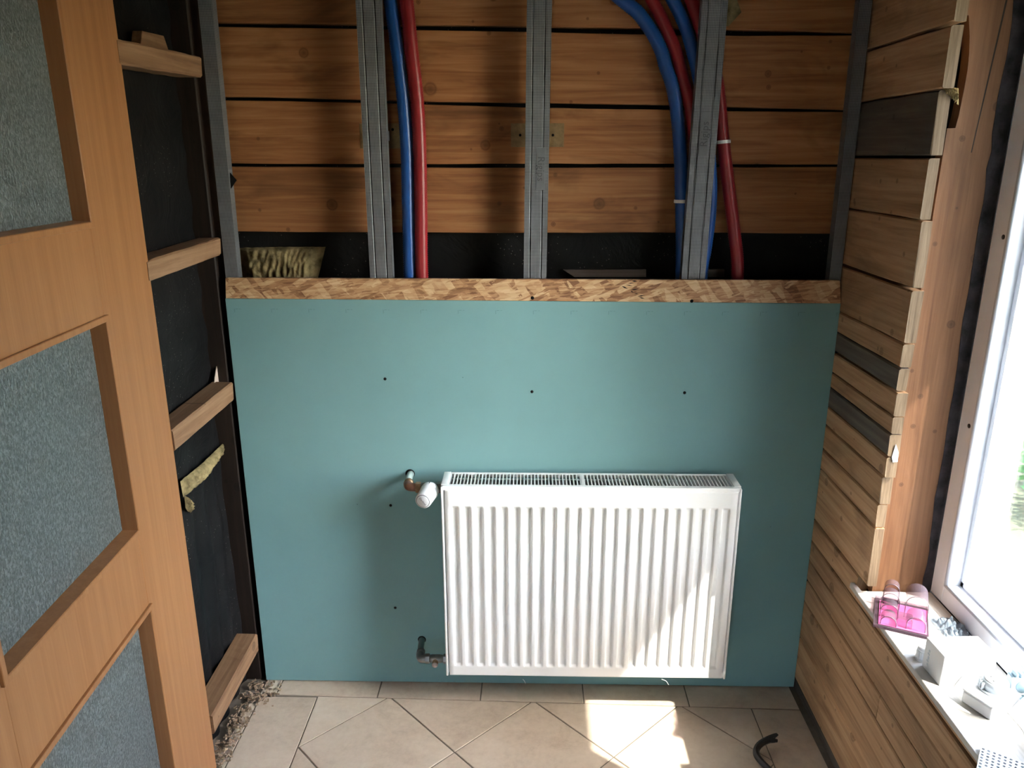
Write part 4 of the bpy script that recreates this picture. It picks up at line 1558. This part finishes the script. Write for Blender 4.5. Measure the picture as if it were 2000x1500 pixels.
# --- curved white cover leaning
cv = empty('curved_cover', (0.935, -0.85, ZS))
tag(cv, 'curved white plastic cover leaning on the sill', 'cover')


def cover_f(a, c_):
    y_ = -0.762 - 0.135 * a
    x_ = 0.918 + 0.060 * c_ + 0.012 * math.sin(a * 3.1) - 0.030 * a
    z_ = ZS + 0.001 + 0.052 * math.sin(min(1, c_ * 1.15) * math.pi / 2) * (1 - 0.25 * a)
    return Vector((x_, y_, z_))


o = sheet('shell', cover_f, 16, 12, 'white_plastic', cv)
md = o.modifiers.new('thickness', 'SOLIDIFY'); md.thickness = 0.002
tube('lip', [cover_f(i / 16, 0) for i in range(17)], 0.0016, 'white_plastic', cv, 8)

# --- perforated plate
pf = empty('perforated_plate', (0.86, -0.885, ZS))
tag(pf, 'white perforated plate lying near the curved cover', 'plate')
bm = bmesh.new()
PM = Matrix.Translation((0.812, -0.860, ZS + 0.006)) @ Matrix.Rotation(math.radians(-35), 4, 'Z')
cell = 0.0085
for i in range(11):
    for j in range(9):
        cx, cy = (i + 0.5) * cell, -(j + 0.5) * cell
        h = cell / 2
        r_ = 0.0026
        sq, ci = [], []
        for k_ in range(8):
            a = math.pi / 4 * k_
            d = (math.cos(a), math.sin(a))
            f_ = h / max(abs(d[0]), abs(d[1]))
            sq.append((cx + d[0] * f_, cy + d[1] * f_))
            ci.append((cx + d[0] * r_, cy + d[1] * r_))
        S_ = [bm.verts.new(PM @ Vector((*p, 0.0))) for p in sq]
        Ci = [bm.verts.new(PM @ Vector((*p, 0.0))) for p in ci]
        Cb = [bm.verts.new(PM @ Vector((*p, -0.003))) for p in ci]
        for k_ in range(8):
            n_ = (k_ + 1) % 8
            bm.faces.new((S_[k_], S_[n_], Ci[n_], Ci[k_]))
            bm.faces.new((Ci[k_], Ci[n_], Cb[n_], Cb[k_]))
bmesh.ops.remove_doubles(bm, verts=bm.verts[:], dist=0.00005)
from_bm('plate', bm, 'white_plastic', pf)
box('backing', (0, -9 * cell, -0.0052), (11 * cell, 0, -0.0034), 'iron', pf, 0, PM)
for s in ((0, -9 * cell, 0.0012, 0), (11 * cell - 0.0012, -9 * cell, 11 * cell, 0), (0, -0.0012, 11 * cell, 0), (0, -9 * cell, 11 * cell, -9 * cell + 0.0012)):
    box('edge', (s[0], s[1], -0.0058), (s[2], s[3], -0.0002), 'white_plastic', pf, 0, PM)

# --- crumpled film by the frame
def film_f(a, c_):
    x_ = 0.922 + 0.060 * a
    y_ = -0.450 - 0.075 * c_
    e = math.sin(math.pi * min(1, max(0, a))) * math.sin(math.pi * c_)
    return Vector((x_ + 0.004 * nz(a * 6, c_ * 6, 3), y_ + 0.004 * nz(a * 5, c_ * 5, 8),
                   ZS + 0.0015 + abs(nz(a * 5, c_ * 5, 1)) * 0.026 * (0.35 + e) + abs(nz(a * 13, c_ * 12, 6)) * 0.008 * (0.3 + e)))


film = sheet('crumpled_film', film_f, 30, 34, 'film', None, False)
tag(film, 'crumpled dark plastic film on the sill against the window frame', 'film')

# ================================================================== ON THE FLOOR
crow = empty('pry_bar', (0.64, -0.32, 0.0))
tag(crow, 'dark forked pry bar lying on the floor tiles', 'pry bar')
pts = [on(x_, y_, Z, z_) for x_, y_, z_ in ((1504, 1444, 0.026), (1496, 1447, 0.024), (1487, 1452, 0.021), (1480, 1459, 0.017), (1477, 1467, 0.014), (1479, 1477, 0.012), (1488, 1489, 0.010), (1502, 1503, 0.010))]
d_ = (pts[-1] - pts[-2]).normalized()
d_.z = 0
pts += [pts[-1] + d_ * 0.12, pts[-1] + d_ * 0.26]
pa = catmull(pts, 5)
bm = bmesh.new()
n_ = len(pa)
bm_tube(bm, pa, [0.0092] * n_, 8)
from_bm('shaft', bm, 'iron', crow)
# claw: two tapering prongs parted by a slot
A = pts[0]
for (tx, ty, tz_), s in (((1518, 1434, 0.031), 1), ((1519, 1447, 0.027), -1)):
    tip = on(tx, ty, Z, tz_)
    fw = (tip - A).normalized()
    sd = Vector((-fw.y, fw.x, 0)).normalized()
    st = A - fw * 0.010 + sd * s * 0.0045
    bm = bmesh.new()
    rings = []
    for t, hw_, hh in ((0.0, 0.0060, 0.0085), (0.35, 0.0058, 0.0075), (0.7, 0.0052, 0.0055), (1.0, 0.0042, 0.0022)):
        c_ = st.lerp(tip, t)
        rings.append([bm.verts.new(c_ + sd * a * hw_ + Vector((0, 0, 1)) * b_ * hh) for a, b_ in ((-1, -0.6), (-0.6, -1), (0.6, -1), (1, -0.6), (1, 0.6), (0.6, 1), (-0.6, 1), (-1, 0.6))])
    for a, b_ in zip(rings, rings[1:]):
        for k_ in range(8):
            j = (k_ + 1) % 8
            bm.faces.new((a[k_], a[j], b_[j], b_[k_]))
    bm.faces.new(rings[0][::-1]); bm.faces.new(rings[-1])
    from_bm('prong', bm, 'iron', crow)

# wood chips and rubble along the left edge of the tiles
bm = bmesh.new()
rnd = random.Random(3)
for i in range(330):
    t = rnd.random()
    y_ = -0.01 - 0.36 * t
    x_ = -0.838 + 0.012 * t * 0 + rnd.gauss(0, 0.014)
    if t < 0.30 and rnd.random() < 0.45:
        x_ = -0.80 + rnd.gauss(0, 0.022)
    if x_ < -0.868:
        x_ = -0.868 + rnd.random() * 0.02
    l_ = rnd.uniform(0.004, 0.014)
    w_ = rnd.uniform(0.002, 0.006)
    h_ = rnd.uniform(0.0012, 0.004)
    z_ = 0.001 + rnd.random() * 0.012 * (1 if x_ < -0.815 else 0.25)
    mt = Matrix.Translation((x_, y_, z_ + h_)) @ Matrix.Rotation(rnd.uniform(0, 6.3), 4, 'Z') @ Matrix.Rotation(rnd.uniform(-0.6, 0.6), 4, 'X') @ Matrix.Rotation(rnd.uniform(-0.4, 0.4), 4, 'Y')
    bm_box(bm, (-l_ / 2, -w_ / 2, -h_ / 2), (l_ / 2, w_ / 2, h_ / 2), 0, mt)
chips = from_bm('wood_chips', bm, 'chip')
tag(chips, 'wood chips and rubble along the gap beside the floor tiles', 'rubble', kind='stuff')

# ================================================================== OUTSIDE PLANTING
def shrub(label, x_, y_, r_, h_, seed):
    rr = random.Random(seed)
    root = empty('shrub', (x_, y_, -0.4))
    tag(root, label, 'shrub', 'shrubs outside the window')
    bm = bmesh.new()
    for i in range(1400):
        a, e = rr.uniform(0, 6.283), rr.uniform(-0.9, 1.57)
        q = rr.uniform(0.55, 1.0)
        p = Vector((x_ + math.cos(a) * math.cos(e) * r_ * q, y_ + math.sin(a) * math.cos(e) * r_ * q, -0.4 + h_ * 0.5 + math.sin(e) * h_ * 0.5 * q))
        u = Vector((rr.uniform(-1, 1), rr.uniform(-1, 1), rr.uniform(-0.5, 1))).normalized()
        w = u.cross(Vector((rr.uniform(-1, 1), rr.uniform(-1, 1), 0.3))).normalized()
        s = rr.uniform(0.03, 0.055)
        vs = [bm.verts.new(p + d) for d in (-u * s, w * s * 0.45, u * s, -w * s * 0.45)]
        bm.faces.new(vs)
    me = bpy.data.meshes.new('foliage')
    bm.to_mesh(me); bm.free()
    tag(link('foliage', me, 'leaf', root), kind='stuff')
    bm = bmesh.new()
    for i in range(5):
        a = rr.uniform(0, 6.28)
        bm_tube(bm, [(x_, y_, -0.41), (x_ + math.cos(a) * r_ * 0.3, y_ + math.sin(a) * r_ * 0.3, -0.4 + h_ * 0.4), (x_ + math.cos(a) * r_ * 0.6, y_ + math.sin(a) * r_ * 0.6, -0.4 + h_ * 0.75)], [0.02, 0.014, 0.006], 6)
    from_bm('stems', bm, 'dark_wood', root)


shrub('leafy green shrub on the lawn outside', 3.2, 2.1, 0.55, 0.9, 1)
shrub('wider leafy green shrub standing farther from the window', 4.6, 1.6, 0.75, 1.2, 2)
